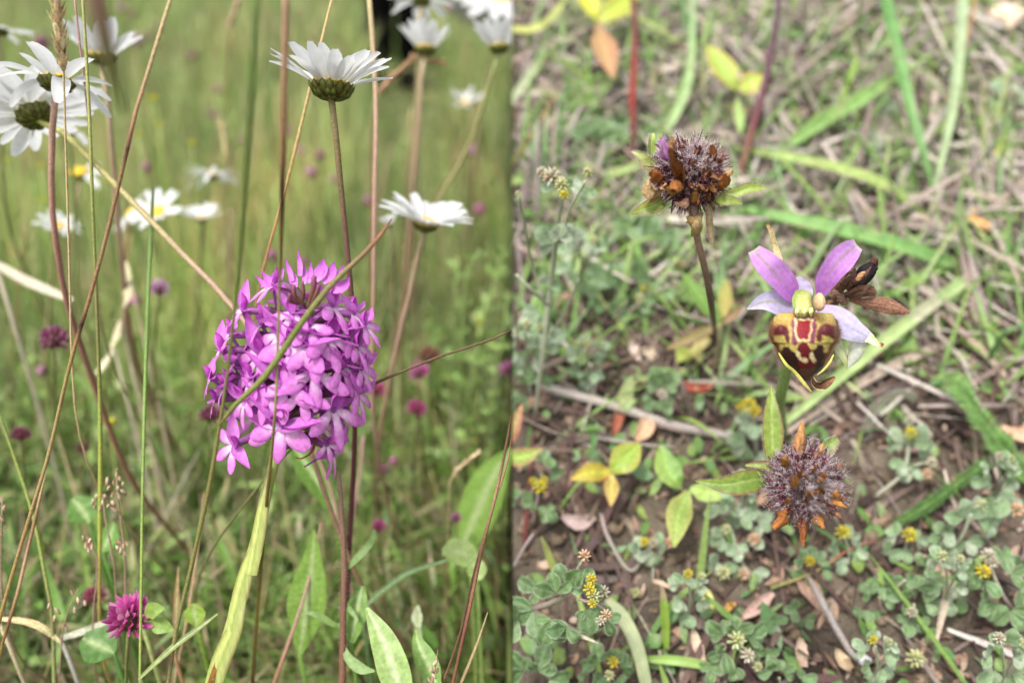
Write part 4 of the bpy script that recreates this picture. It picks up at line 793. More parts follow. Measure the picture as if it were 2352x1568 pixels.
# ================================================================ THE EARTH BANK (right of the seam)
SIDE = 1
def spreadR(n, y0=.17, y1=.66, e=1.0):
    y = y0 + (y1 - y0) * U(0, 1, n) ** e; x = U(0, 1, n) * (.68 * y * .98 + .03) + .0006
    z = np.array([bank_surf(a, b) for a, b in zip(x, y)]); return np.c_[x, y, z]
def awayR(b, az): f = (b[:, 0] < .03) & (np.cos(az) < 0); az[f] = math.pi - az[f]; return az
def keep(b, dens):      # thin out towards the bare soil at the foot of the bank
    k = np.array([dens(q[0], q[1]) for q in b]); return b[U(0, 1, len(b)) < k]
def rowpx(y):
    z = bank_z(y) - HC; d = y * CP - z * SP; return 784 - (y * SP + z * CP) / d * 1176 / K
bare = lambda x, y: min(1, max(.05, (1080 + 160 * n3(x, y, 14, 7) - rowpx(y)) / 330 + .35 * n3(x, y, 30, 9)))
SW = [(.42, .36, .31), (.34, .29, .25), (.24, .20, .175), (.52, .46, .40), (.33, .26, .20), (.17, .13, .115)]
DK = [(.06, .04, .034), (.11, .07, .055), (.16, .11, .09), (.09, .055, .05)]
GB = [(.12, .24, .055), (.16, .28, .07), (.20, .33, .09), (.24, .34, .08), (.13, .25, .09)]
def litter(x, y):
    r = rowpx(y); k = sst((r - 560) / 120) * sst((1080 - r) / 100) * (.45 + .55 * sst((.125 - x) / .04)); return bare(x, y) * (1 - .85 * k)
HK = [(.38, .25, .17), (.30, .19, .13), (.46, .34, .25), (.22, .13, .09)]
parts = []
b = keep(spreadR(1500), lambda x, y: litter(x, y) ** 2); n = len(b); b[:, 2] += U(0, .008, n)
parts.append(blades(b, awayR(b, U(0, A2, n)), U(.02, .07, n), U(1.2, 1.6, n), U(-.25, .4, n), U(.0016, .0036, n), [.7, 1, .95, .9, .3], pal(SW, n), pal(SW, n), U(-.9, .9, n), slope=True))
n0 = 5600; b = keep(spreadR(n0), lambda x, y: litter(x, y) ** 1.5); n = len(b); b[:, 2] += U(0, .006, n)
parts.append(blades(b, awayR(b, U(0, A2, n)), U(.012, .055, n), U(1.25, 1.6, n), U(-.25, .4, n), U(.0004, .0017, n), [.8, 1, .95, .9, .5], pal(SW, n), pal(SW, n), U(-.9, .9, n), slope=True))
b = keep(spreadR(8500), lambda x, y: .15 + .8 * bare(x, y)); n = len(b); b[:, 2] += U(0, .003, n)
parts.append(blades(b, awayR(b, U(0, A2, n)), U(.008, .03, n), U(1.1, 1.65, n), U(-.3, .6, n), U(.0006, .0030, n), [.6, 1, .95, .9, .4], pal(DK + SW[4:], n), pal(DK, n), U(-.9, .9, n), slope=True))
# the bank goes on beyond the edge of the view
def beyond(n):
    y = U(.02, .95, n); x = .70 * y + .03 + U(0, 1, n) * .45; f = (y > .66) & (U(0, 1, n) < .7); x[f] = U(.001, 1, f.sum()) * .75
    return np.c_[x, y, np.array([bank_surf(p, q) for p, q in zip(x, y)])]
b = beyond(5200); n = len(b); b[:, 2] += U(0, .006, n); fl = np.where(b[:, 1] > .8, 0, 1)
sl = b[:, 1] < .74
for q in (b[sl],):
    n = len(q); parts.append(blades(q, U(0, A2, n), U(.012, .055, n), U(1.2, 1.6, n), U(-.25, .4, n), U(.0005, .0022, n), [.8, 1, .95, .9, .5], pal(SW + DK, n), pal(SW, n), U(-.9, .9, n), slope=True))
q = b[~sl]; n = len(q); parts.append(blades(q, U(0, A2, n), U(.012, .05, n), U(.6, 1.4, n), U(-.25, .4, n), U(.0005, .0022, n), [.8, 1, .95, .9, .5], pal(SW + GB, n), pal(SW + GB, n), U(-.9, .9, n)))
scat('dead_grass', parts, M_DRY, 'pale grey brown dead grass lying matted over the bank', 'dead grass')
parts = []
b = keep(spreadR(4600, .2), lambda x, y: max(.03, bare(x, y) - .25)); n = len(b)
parts.append(blades(b, awayR(b, U(0, A2, n)), U(.012, .05, n), U(.3, 1.35, n), U(0, .9, n), U(.0010, .0028, n), PB, pal(GB, n), pal(GB + LG, n), U(-.8, .8, n), slope=True))
b = keep(spreadR(2400, .15), lambda x, y: .35 + .5 * n3(x, y, 30, 4)); n = len(b); b[:, 2] += U(0, .008, n)
parts.append(blades(b, awayR(b, U(0, A2, n)), U(.004, .009, n), U(.8, 1.7, n), U(-.3, .6, n), U(.003, .0052, n), PL, pal(GB + [(.2, .3, .15)], n), pal(GB + [(.3, .36, .2)], n), U(-.8, .8, n), slope=True, fold=.15))
b = beyond(2600); b = b[b[:, 1] < .74]; n = len(b)
parts.append(blades(b, U(0, A2, n), U(.012, .05, n), U(.3, 1.35, n), U(0, .9, n), U(.0010, .0028, n), PB, pal(GB, n), pal(GB + LG, n), U(-.8, .8, n), slope=True))
scat('bank_greenery', parts, M_LEAF, 'short green grass and tiny leaves sprouting through the dead grass of the bank', 'ground cover')
parts = []
b = spreadR(1700, .15); n = len(b); b[:, 2] += U(0, .004, n)
parts.append(blades(b, awayR(b, U(0, A2, n)), U(.002, .0075, n), U(.9, 1.7, n), U(-.6, .8, n), U(.0012, .0036, n), [.3, .9, 1, .7, .2], pal(HK + DK, n), pal(HK, n), U(-1, 1, n), slope=True, fold=.4))
scat('brown_husks', parts, M_DRY, 'small pinkish brown husks and leaf scraps scattered over the soil of the bank', 'litter')
# crumbs of soil at the foot
m = MB()
for i in range(2000):
    y = random.uniform(.18, .40); x = random.uniform(.002, .68 * y)
    if random.random() < .2 + max(0, y - .29) * 7: continue
    r = random.choice((.0008, .0012, .0018, .003)) * random.uniform(.6, 1.2); k = random.uniform(.75, 1.2)
    m.ell((x, y, bank_surf(x, y) + r * .3), ((r, 0, 0), (0, r * random.uniform(.7, 1.1), 0), (0, 0, r * .75)), tuple(q * k for q in (.165, .122, .082)), 5, 6, .22)
o = m.build('soil_crumbs', M_SOIL, base=(.1, .25, .1)); o['kind'] = 'stuff'; tag(o, 'loose brown crumbs of soil at the foot of the bank', 'soil')

SN = nrm((0, -.5, .87))                     # slope normal
def Q(px, py, h=0): return P(px, py, gdR(px, py, h))
def rowsR(pts): return [tuple(Q(a, b, h)) + (mm(w, gdR(a, b, h)) / 2,) for a, b, h, w in pts]
def bladeR(label, pts, ws, col, name='grass_shoot', cat='grass blade', mat=None, nml=None, fold=.35, n=30, nv=9, group=None, **k):
    q = [Q(*p) for p in pts]; D = [gdR(*p) for p in pts]
    w = [mm(x, d) for x, d in zip(ws, np.interp(np.linspace(0, 1, len(ws)), np.linspace(0, 1, len(D)), D))]
    nml = TOCAM * .6 + SN * .4 if nml is None else nml
    b = q[int(np.argmin([p[2] for p in pts]))]
    o = MB().ribbon(q, w, nml, col, n=n, nv=nv, fold=fold, **k).build(name, mat or M_GRASS, base=tuple(b)); return tag(o, label, cat, group)
def stripe(c0, c1, ve=None, f=11):
    ph = random.uniform(0, 9)
    def fn(u, a):
        c = mixc(c0, c1, u); c = mixc(c, (.42, .36, .2), max(0, math.sin(u * 9 + ph) * math.sin(u * 23 + a * 2 + ph) - .55) * 1.2 + max(0, u - .93) * 6); c = mixc(c, tuple(x * 1.25 for x in c), .5 + .5 * math.cos(a * f)); return mixc(c, ve, max(0, 1 - abs(a) * 5)) if ve else c
    return fn
BG, PGN, YG = (.16, .30, .13), (.30, .42, .24), (.27, .38, .11)
gb = 'single green grass blades across the bank'
bladeR('broad blue green grass blade hanging from the top edge', [(2022, -50, .07), (2050, 80, .06), (2090, 250, .045), (2128, 380, .03), (2150, 480, .01)], [24, 30, 29, 25, 18, 3], stripe((.12, .26, .075), (.16, .30, .10)), group=gb)
bladeR('pale whitish green blade meeting the foot of the blue green one', [(2212, -50, .06), (2205, 60, .055), (2190, 220, .04), (2165, 350, .025), (2135, 480, .01)], [20, 26, 27, 24, 16, 3], stripe((.34, .42, .25), (.30, .39, .20)), group=gb)
bladeR('soft green blade slanting up right behind the blue green one', [(1775, 355, .01), (1880, 285, .02), (1980, 225, .025), (2075, 165, .03)], [18, 30, 34, 30, 12], stripe((.19, .32, .09), (.22, .36, .11)), group=gb)
bladeR('long green blade stretching right from behind the bristly clover head', [(1690, 478, .008), (1800, 500, .018), (1950, 532, .022), (2080, 568, .02), (2215, 618, .008)], [12, 24, 34, 36, 34, 24], stripe((.19, .34, .10), (.17, .32, .10)), group=gb)
bladeR('yellowish green blade arching right from the bristly clover head', [(1690, 342, .01), (1800, 360, .018), (1930, 388, .02), (2040, 430, .018), (2130, 500, .006)], [14, 22, 26, 26, 22, 12], stripe((.32, .42, .13), (.30, .38, .12)), group=gb)
bladeR('long pale green blade rising rightwards below the bee orchid', [(1795, 975, .006), (1880, 905, .014), (1985, 818, .018), (2110, 720, .018), (2200, 655, .014), (2275, 605, .006)], [16, 24, 28, 30, 28, 26, 14], lambda u, a: mixc(stripe((.34, .45, .17), (.33, .43, .19))(u, a), (.52, .44, .36), sst((u - .8) * 6) + (.6 if .52 < u < .66 else 0)), group=gb)
bladeR('brown dead stalk lying along the long pale blade', [(1795, 998, .003), (1900, 925, .006), (2010, 860, .007), (2110, 812, .006), (2205, 778, .003)], [14, 20, 22, 20, 10], stripe((.36, .28, .23), (.32, .25, .2)), name='dry_straw', cat='dead stalk', mat=M_DRY)
bladeR('short green blade leaning right of the withered flower', [(2010, 700, .006), (2080, 655, .012), (2150, 618, .01), (2195, 590, .006)], [12, 22, 24, 14], stripe((.25, .38, .11), (.27, .4, .13)), group=gb)
bladeR('small upright green blade by the end of the long green one', [(2215, 612, .004), (2205, 590, .016), (2193, 565, .026), (2187, 545, .032)], [16, 22, 16, 5], stripe((.18, .34, .09), (.2, .36, .1)), group=gb)
bladeR('bent pale blade at the upper seam side', [(1372, 148, .008), (1408, 140, .016), (1400, 185, .018), (1350, 240, .006)], [8, 22, 26, 10], stripe((.3, .42, .2), (.28, .4, .18)), group=gb, fold=.4)
bladeR('pale grey green dry blade beside the bent one at the seam', [(1172, 235, .006), (1205, 190, .014), (1250, 120, .008)], [18, 22, 8], stripe((.38, .42, .26), (.36, .4, .24)), group=gb)
bladeR('yellow blade with a bend at the top by the seam', [(1172, 68, .008), (1215, 70, .014), (1255, 52, .018), (1290, 10, .02), (1305, -20, .02)], [18, 20, 18, 12, 6], stripe((.45, .46, .13), (.36, .42, .14)), group=gb)
bladeR('slender green blade curving up behind the bristly clover head', [(1500, 330, .008), (1545, 270, .018), (1580, 180, .028), (1590, 60, .03), (1588, -30, .03)], [22, 24, 18, 13, 8], stripe((.30, .42, .17), (.28, .4, .2)), group=gb)
bladeR('pale green blade running down from the left clover bract', [(1345, 590, .003), (1405, 545, .01), (1460, 495, .014), (1490, 440, .014)], [14, 22, 22, 10], stripe((.33, .40, .24), (.3, .4, .2)), group=gb)
bladeR('yellow green blade lying left of the bristly clover head', [(1370, 405, .006), (1420, 395, .012), (1470, 378, .014)], [12, 20, 12], stripe((.34, .42, .16), (.32, .42, .16)), group=gb)
bladeR('thick pale stem like blade bowing down to the bottom edge', [(1395, 1375, .006), (1430, 1415, .016), (1462, 1480, .018), (1482, 1560, .014), (1488, 1600, .01)], [16, 30, 32, 30, 26], stripe((.38, .42, .24), (.33, .37, .2)), group=gb, cup=-.5)
bladeR('flat green blade lying across the soil near the bottom', [(1485, 1512, .004), (1550, 1515, .008), (1610, 1524, .008), (1660, 1535, .004)], [14, 20, 22, 18, 8], stripe((.25, .38, .10), (.23, .36, .1)), group=gb)
bladeR('short upright green blade with a brown top on the bare soil', [(1530, 1490, .002), (1528, 1440, .010), (1525, 1390, .018), (1520, 1345, .024)], [12, 19, 20, 8], lambda u, a: mixc((.28, .42, .07), (.36, .28, .18), sst((u - .72) * 6)), group=gb)
bladeR('small green blade at the bottom edge under the flat one', [(1540, 1600, .002), (1525, 1555, .008), (1515, 1525, .012)], [10, 14, 4], stripe((.24, .36, .09), (.26, .38, .1)), group=gb)
bladeR('yellow green blade standing behind the bottom clump of hairy leaves', [(1290, 1345, .003), (1270, 1300, .010), (1255, 1260, .018), (1243, 1232, .024)], [12, 18, 15, 4], stripe((.34, .40, .10), (.4, .44, .14)), group=gb)
bladeR('grey green dry stem part by the lower right', [(2180, 1330, .006), (2165, 1400, .012), (2150, 1470, .01)], [24, 20, 8], stripe((.32, .3, .22), (.36, .28, .22)), name='dry_straw', cat='dead stalk', mat=M_DRY)
bladeR('tall yellow green blade left of the feathery green leaf, half hidden', [(1240, 430, .004), (1195, 415, .006), (1172, 420, .006)], [10, 20, 12], stripe((.28, .4, .12), (.28, .4, .12)), group=gb)
for k, (p, w, c, lab) in enumerate([
    ([(2090, 340, .006), (2150, 300, .014), (2200, 255, .018)], [8, 16, 8], (.27, .38, .1), 'yellow green blade crossing behind the pale whitish blade'),
    ([(1925, 250, .006), (1945, 195, .014), (1970, 130, .018)], [10, 15, 4], (.26, .4, .08), 'bright green pointed blade above the soft green blade'),
    ([(2010, 130, .006), (2050, 85, .016), (2085, 35, .02)], [6, 13, 5], (.27, .38, .14), 'thin green blade leaning right at the top'),
    ([(1905, 420, .004), (1950, 370, .012), (1985, 305, .016)], [10, 14, 5], (.27, .4, .13), 'light blade crossing the yellowish arching blade'),
    ([(2080, 470, .004), (2068, 380, .01), (2055, 280, .012)], [8, 11, 5], (.3, .38, .16), 'faint green blade between the two broad hanging ones'),
    ([(2270, 400, .004), (2290, 350, .01), (2312, 305, .012)], [8, 14, 8], (.5, .46, .08), 'yellow blade right of the hanging blades'),
    ([(1745, 560, .004), (1770, 610, .008), (1795, 650, .008)], [8, 12, 6], (.3, .38, .12), 'short green blade left of the upper petals'),
    ([(1480, 250, .004), (1500, 180, .010), (1530, 130, .010)], [5, 12, 4], (.36, .27, .18), 'brown dry blade left of the slender green one'),
    ([(1330, 60, .006), (1345, 40, .01), (1385, 10, .02), (1500, 60, .016), (1560, 100, .01)], [5, 10, 14, 12, 6], (.34, .4, .13), 'yellow green arched blade at the top'),
    ([(2345, 610, .004), (2300, 560, .01), (2340, 480, .012)], [10, 12, 6], (.3, .38, .14), 'pale green blade at the outer right edge')]):
    bladeR(lab, p, w, stripe(c, c), group=gb)
gd = 'dry straw stems on the bank'
def stalkR(label, pts, cols, name='dry_straw', cat='dead stalk', sides=7, group=None, n=34, mat=None):
    rw = rowsR(pts); o = MB().tube(rw, cols, n=n, sides=sides).build(name, mat or M_DRY, base=rw[-1][:3]); return tag(o, label, cat, group)
stalkR('long grey dead twig lying left of the bee orchid stem', [(1240, 885, .008, 20), (1310, 905, .008, 22), (1420, 935, .008, 22), (1540, 975, .007, 22), (1640, 995, .006, 22), (1700, 1008, .005, 20)], [(.47, .42, .37), (.38, .33, .29), (.42, .37, .32), (.33, .28, .25), (.38, .33, .3)], name='twig', cat='twig', n=60)
stalkR('grey brown twig poking down to the right of the bottom centre', [(1855, 1322, .010, 8), (1885, 1375, .012, 15), (1920, 1440, .012, 16), (1950, 1490, .010, 15), (1968, 1512, .008, 14)], [(.30, .25, .22), (.42, .37, .34), (.38, .33, .31), (.35, .29, .26), (.42, .4, .4)], name='twig', cat='twig')
stalkR('thin ginger stem coming down from the top right corner', [(2245, -30, .05, 8), (2232, 40, .045, 8), (2212, 120, .036, 8), (2185, 195, .022, 7), (2168, 260, .008, 6)], [(.36, .22, .10), (.34, .2, .1), (.33, .22, .13)], name='tall_grass', cat='grass stem')
stalkR('dark red upright stem near the top seam', [(1452, -40, .05, 13), (1458, 60, .042, 14), (1456, 160, .033, 17), (1452, 230, .026, 17), (1455, 320, .015, 13), (1440, 420, .004, 12)], [(.16, .06, .06), (.14, .05, .05), (.22, .05, .04), (.24, .04, .03), (.12, .05, .05), (.22, .12, .1)], name='herb_shoot', cat='plant stem')
stalkR('dark purple stem coming down from the top to the right of the bristly clover head', [(1795, -40, .07, 13), (1778, 80, .058, 14), (1755, 200, .042, 17), (1730, 290, .028, 18), (1708, 370, .016, 18), (1694, 430, .004, 14)], [(.10, .06, .08), (.10, .055, .07), (.13, .06, .08), (.16, .06, .06), (.22, .12, .08), (.12, .05, .04)], name='herb_shoot', cat='plant stem')
stalkR('thin red stem standing by the lower seam', [(1222, 1000, .03, 10), (1219, 1060, .025, 11), (1212, 1150, .015, 12), (1205, 1260, .003, 12)], [(.2, .1, .09), (.18, .07, .06), (.15, .04, .04)], name='herb_shoot', cat='plant stem')
stalkR('reddish thin runner across the soil under the lower clover head', [(1770, 1350, .004, 6), (1860, 1318, .008, 7), (1900, 1295, .010, 7), (1950, 1262, .010, 7), (2010, 1240, .006, 6)], [(.28, .3, .1), (.3, .26, .1), (.34, .12, .08), (.3, .16, .12)], name='herb_shoot', cat='plant stem')
stalkR('orange brown stem running up the seam side beside the hairy herb', [(1170, 385, .004, 6), (1215, 320, .012, 7), (1250, 265, .016, 6), (1275, 215, .016, 3)], [(.2, .26, .07), (.38, .2, .07), (.36, .2, .1)], name='tall_grass', cat='grass stem')
for k, (q, c, lab) in enumerate([
    ([(1700, 270, .006, 5), (1790, 210, .012, 8), (1880, 130, .014, 9), (1985, 50, .014, 7)], (.45, .37, .28), 'tan dry stem slanting up right at the top'),
    ([(1870, 110, .01, 6), (1940, 60, .012, 12), (1990, 20, .012, 12), (2010, 0, .01, 8)], (.34, .27, .22), 'flat brown dry stem along the tan one'),
    ([(2130, 150, .006, 5), (2230, 130, .01, 14), (2300, 140, .01, 14), (2365, 160, .008, 12)], (.42, .38, .33), 'grey dead blade at the upper right edge'),
    ([(1570, 20, .012, 4), (1640, 80, .012, 9), (1600, 180, .01, 5)], (.5, .42, .32), 'pale straw stem bending near the top'),
    ([(1500, 320, .006, 4), (1580, 230, .014, 5), (1640, 150, .018, 4), (1650, 50, .02, 3)], (.55, .45, .34), 'thin blond straw behind the bristly clover head'),
    ([(1430, 175, .004, 14), (1465, 225, .006, 18), (1500, 262, .004, 12)], (.50, .42, .38), 'pale flat straw left of the dark red stem'),
    ([(1500, 235, .004, 10), (1550, 280, .006, 12), (1570, 300, .004, 8)], (.47, .4, .35), 'pale flat straw right of the dark red stem'),
    ([(1600, 560, .004, 6), (1680, 600, .008, 11), (1710, 615, .006, 9)], (.44, .39, .34), 'grey straw under the bristly clover head'),
    ([(2040, 540, .006, 5), (2100, 500, .01, 12), (2160, 520, .008, 14), (2210, 560, .006, 8)], (.46, .38, .33), 'pinkish dry stem right of the yellowish arching blade'),
    ([(2150, 200, .006, 14), (2142, 270, .008, 17), (2138, 330, .006, 9)], (.56, .46, .38), 'pale pinkish dry blade between the hanging blades'),
    ([(1280, 870, .004, 16), (1330, 905, .006, 14), (1345, 925, .004, 8)], (.36, .29, .24), 'broad brown dry stalk left of the twig'),
    ([(1835, 870, .004, 6), (1850, 920, .008, 9), (1852, 960, .006, 7)], (.45, .33, .22), 'ginger straw right of the bee orchid stem'),
    ([(2275, 1050, .006, 6), (2300, 1110, .010, 14), (2325, 1175, .006, 6)], (.48, .38, .33), 'pointed pale brown scale at the right beside the feathery leaf'),
    ([(1500, 1240, .003, 5), (1450, 1310, .005, 10), (1400, 1240, .006, 10), (1380, 1180, .004, 8)], (.36, .3, .27), 'bent grey stalk on the bare soil below the yellow leaves'),
    ([(1180, 1300, .003, 6), (1205, 1255, .012, 8), (1225, 1225, .016, 5)], (.42, .36, .33), 'small pale tipped stalk at the lower seam'),
    ([(2300, 640, .004, 12), (2330, 670, .006, 18), (2352, 690, .004, 14)], (.40, .35, .3), 'grey flat straw at the outer right'),
    ([(2250, 810, .004, 10), (2300, 840, .006, 14), (2360, 860, .006, 12)], (.45, .4, .36), 'pale grey straw right of the feathery green tuft'),
    ([(1370, 1480, .003, 6), (1290, 1430, .005, 9), (1200, 1420, .004, 8)], (.27, .19, .15), 'brown root like stalk at the bottom under the hairy leaves')]):
    stalkR(lab, q, [jc(c, .1), jc(c, .2), jc(c, .1)], group=gd, sides=6, n=20)

# ---------------------------------------------------------------- BEE ORCHID
BX = lambda a: 1690.5 + a * .2695
BY = lambda a: 496.1 + a * .2695
DB = .213
bf = Q(1800, 985, 0)
bee = thing('bee_orchid', 'bee orchid flower with lilac sepals and a brown yellow marked lip above the bare soil', 'orchid', bf)
def BP(zx, zy, dz=0): return P(BX(zx), BY(zy), DB + dz)
def bm(z): return mm(z * .2695, DB)
MB().tube([tuple(BP(600, 700, .012)) + (bm(45),), tuple(BP(470, 1150, .022)) + (bm(48),), tuple(BP(425, 1350, .030)) + (bm(52),), tuple(P(1790, 930, .265)) + (mm(13, .265),), tuple(bf - np.array((0, 0, .003))) + (mm(14, .3),)], [(.25, .33, .10), (.24, .34, .11), (.24, .34, .11), (.2, .3, .1)], n=26, sides=9).build('stem', M_STEM, bee)
def sep(name, pts, ws, c0, c1, vein, lab, nml=TOCAM, cup=.25, edge=.04):
    def col(u, a):
        c = mixc(c0, c1, sst(u * 1.1)); c = mixc(c, tuple(x * 1.12 for x in c), .5 + .5 * math.sin(a * 14)); c = mixc(c, vein, max(0, 1 - abs(a) * 6) * sst((u - .15) * 2) * .8)
        return mixc(c, (.62, .62, .40), max(0, u - .93) * 9)
    o = MB().ribbon([BP(*p) for p in pts], [bm(w) for w in ws], nml, col, n=20, nv=11, cup=cup, edge=edge).build(name, M_PINK, bee); o['label'] = lab; return o
LIL, PNK, VEI = (.66, .58, .80), (.56, .28, .66), (.36, .27, .20)
sep('sepal', [(500, 700, .004), (400, 560, .001), (270, 420, -.001), (150, 290, .002)], [110, 185, 215, 220, 195, 110], (.50, .18, .58), (.54, .28, .62), VEI, 'pink sepal pointing up left')
sep('sepal', [(720, 670, .004), (770, 530, .001), (880, 380, -.001), (1030, 245, .002)], [90, 170, 205, 222, 195, 115], (.50, .18, .58), (.54, .27, .62), VEI, 'pink sepal pointing up right')
sep('sepal', [(540, 770, .006), (400, 740, .004), (240, 730, .002), (95, 790, .004)], [100, 215, 250, 190, 110, 15], (.50, .42, .68), (.56, .50, .72), (.36, .38, .16), 'pale lilac sepal pointing left')
sep('sepal', [(690, 790, .007), (850, 870, .004), (1010, 970, .003), (1170, 1050, .004)], [110, 225, 235, 170, 70], (.49, .40, .68), (.60, .56, .74), (.45, .4, .6), 'pale lilac sepal pointing down right', cup=-.25)
sep('sepal', [(560, 690, .010), (550, 610, .010), (520, 520, .010)], [180, 190, 140, 50], (.56, .48, .70), (.54, .46, .7), (.5, .5, .4), 'short white sepal behind the column')
MB().ribbon([BP(365, 390, .008), BP(330, 270, .008), BP(300, 150, .006), BP(262, 72, .005)], [bm(60), bm(58), bm(48), bm(42), bm(30)], TOCAM, lambda u, a: mixc((.62, .50, .26), (.38, .18, .09), max(0, u - .75) * 3), n=14, nv=5, cup=.7).build('withered_tip', M_DRY, bee)
MB().ribbon([BP(1120, 1040, .003), BP(1190, 1080, .002), BP(1255, 1105, .002)], [bm(90), bm(55), bm(30)], TOCAM, lambda u, a: mixc((.64, .62, .34), (.30, .12, .05), sst((u - .6) * 3)), n=10, nv=5, cup=.7).build('withered_tip', M_DRY, bee)
# column and hood
def hoodc(u, a):
    c = mixc((.42, .43, .14), (.19, .24, .05), sst((abs(a) - .2) * 1.7)); c = mixc(c, (.58, .57, .28), max(0, math.cos(a * 10)) * .5 * u)
    return mixc(c, (.40, .42, .10), max(0, .3 - u) * 2)
MB().ribbon([BP(640, 655, .0035), BP(615, 700, -.0005), BP(600, 765, -.0028), BP(590, 820, -.0030), BP(588, 856, -.0018)], [bm(60), bm(170), bm(225), bm(222), bm(190), bm(110)], TOCAM, hoodc, n=22, nv=15, cup=-.42, edge=.06).build('column', M_LIP, bee)
for x_, w_ in ((520, 40), (585, 46), (640, 40)):
    MB().ribbon([BP(x_ + 10, 780, -.0034), BP(x_ + 6, 820, -.0038), BP(x_ + 4, 856, -.0026)], [bm(w_ * .7), bm(w_), bm(w_ * .4)], TOCAM, (.60, .58, .24), n=9, nv=7, cup=-.6).build('column_lobe', M_LIP, bee)
MB().ell(BP(708, 735, -.0048), (RT * bm(44), UP * bm(80), TOCAM * .0025), lambda u, v: mixc((.55, .36, .20), (.16, .07, .04), sst((u - .4) * 2)), 8, 10, .08).build('anther', M_LIP, bee)
# the patterned lip
OUT = [(815, 60), (830, 235), (860, 262), (900, 282), (960, 300), (1020, 305), (1075, 292), (1095, 262), (1130, 250), (1170, 240), (1210, 216), (1260, 180), (1310, 128), (1350, 88), (1385, 52), (1410, 20)]
OY = [o[0] for o in OUT]; OW = [o[1] for o in OUT]
def inpoly(x, y, p):
    r = False; j = len(p) - 1
    for i in range(len(p)):
        if (p[i][1] > y) != (p[j][1] > y) and x < (p[j][0] - p[i][0]) * (y - p[i][1]) / (p[j][1] - p[i][1]) + p[i][0]: r = not r
        j = i
    return r
YEL, MAR, BLK, RED_, CRM = (.37, .29, .08), (.085, .012, .015), (.026, .007, .009), (.19, .010, .014), (.60, .48, .26)
POLY = [([(275, 960), (395, 918), (444, 950), (462, 1040), (440, 1090), (420, 1060), (415, 1012), (350, 1022), (300, 1024)], MAR), ([(890, 965), (765, 905), (710, 945), (682, 1020), (690, 1065), (722, 1075), (735, 1018), (800, 1030), (880, 1065)], MAR),
        ([(488, 850), (672, 850), (692, 940), (664, 1095), (636, 1090), (600, 1060), (540, 1060), (505, 1105), (474, 1092), (478, 1000), (464, 930)], (.16, .035, .065)),
        ([(500, 870), (655, 870), (648, 950), (632, 1062), (520, 1066), (502, 1030)], CRM), ([(518, 885), (640, 885), (632, 950), (618, 1046), (535, 1050), (518, 1020)], RED_),
        ([(415, 1105), (460, 1120), (480, 1155), (518, 1160), (530, 1095), (560, 1072), (600, 1082), (640, 1142), (680, 1132), (690, 1090), (740, 1095), (748, 1160), (790, 1170), (835, 1105), (828, 1190), (790, 1272), (722, 1338), (650, 1400), (575, 1400), (470, 1330), (400, 1262), (362, 1170)], BLK),
        ([(530, 1100), (560, 1075), (600, 1085), (640, 1145), (690, 1260), (650, 1330), (560, 1330), (520, 1240), (560, 1200)], (.105, .008, .012)),
        ([(508, 1150), (540, 1158), (556, 1208), (612, 1212), (612, 1246), (580, 1254), (526, 1216)], CRM), ([(628, 1168), (652, 1164), (686, 1230), (662, 1254), (638, 1222)], CRM),
        ([(540, 1300), (680, 1290), (640, 1412), (575, 1412)], (.085, .034, .022)), ([(475, 830), (520, 825), (500, 880), (470, 890)], (.36, .17, .04)), ([(650, 830), (700, 840), (705, 880), (665, 880)], (.36, .17, .04))]
def lip_colour(x, y):
    return tuple(np.mean([lip_colour1(x + a, y + b) for a, b in ((0, 0), (9, 3), (-9, -3), (3, -9), (-3, 9), (6, 7), (-6, -7))], axis=0) * (1 + .25 * noise.noise(Vector((x * .05, y * .05, 0)))))
def lip_colour1(x, y):
    wx = 10 * noise.noise(Vector((x * .02, y * .02, 3))) + 7 * noise.noise(Vector((x * .06, y * .06, 7))); y = y + 12 * noise.noise(Vector((x * .025, y * .03, 9))); c = YEL
    if y < 985: c = mixc(YEL, (.30, .13, .04), sst((y - 870) / 80) * (1 if abs(x - 582) > 140 else .2))
    ew = np.interp(y, OY, OW)
    for p, k in POLY:
        if inpoly(x + wx, y, p): c = k
    if y > 930 and abs(x - 582) > ew - 44 and y < 1250: c = (.15, .06, .03)
    return c
G = []; Cc = []; NYl, NXl = 120, 91
for i in range(NYl):
    y = 815 + (1412 - 815) * i / (NYl - 1); ew = np.interp(y, OY, OW); row = []; cc = []
    for j in range(NXl):
        a = -1 + 2 * j / (NXl - 1); x = 582 + a * ew * 1.0; v = (y - 815) / 597
        belly = math.sqrt(max(0, 1 - a * a)) * math.sin(math.pi * min(1, .12 + v * .80)) ** .8
        should = .0016 * math.exp(-((abs(a) - .72) / .2) ** 2) * math.exp(-((y - 950) / 80) ** 2)
        row.append(BP(x, y, .004 - .0085 * belly - should + .004 * v * v)); cc.append(lip_colour(x, y))
    G.append(row); Cc.append(cc)
m = MB(); m.grid(G, Cc); m.build('lip', M_LIP, bee)
for pts, ws in [([(365, 1165, .0), (430, 1265, .0), (505, 1330, .002), (600, 1445, .003), (645, 1498, .004)], [10, 24, 28, 30, 28, 14]), ([(832, 1180, .001), (800, 1250, .001), (750, 1310, .002), (690, 1355, .003)], [8, 22, 22, 8])]:
    MB().ribbon([BP(*p) for p in pts], [bm(w) for w in ws], TOCAM, lambda u, a: mixc((.60, .58, .12), (.50, .44, .14), u), n=18, nv=5, cup=-.5).build('lip_rim', M_LIP, bee)
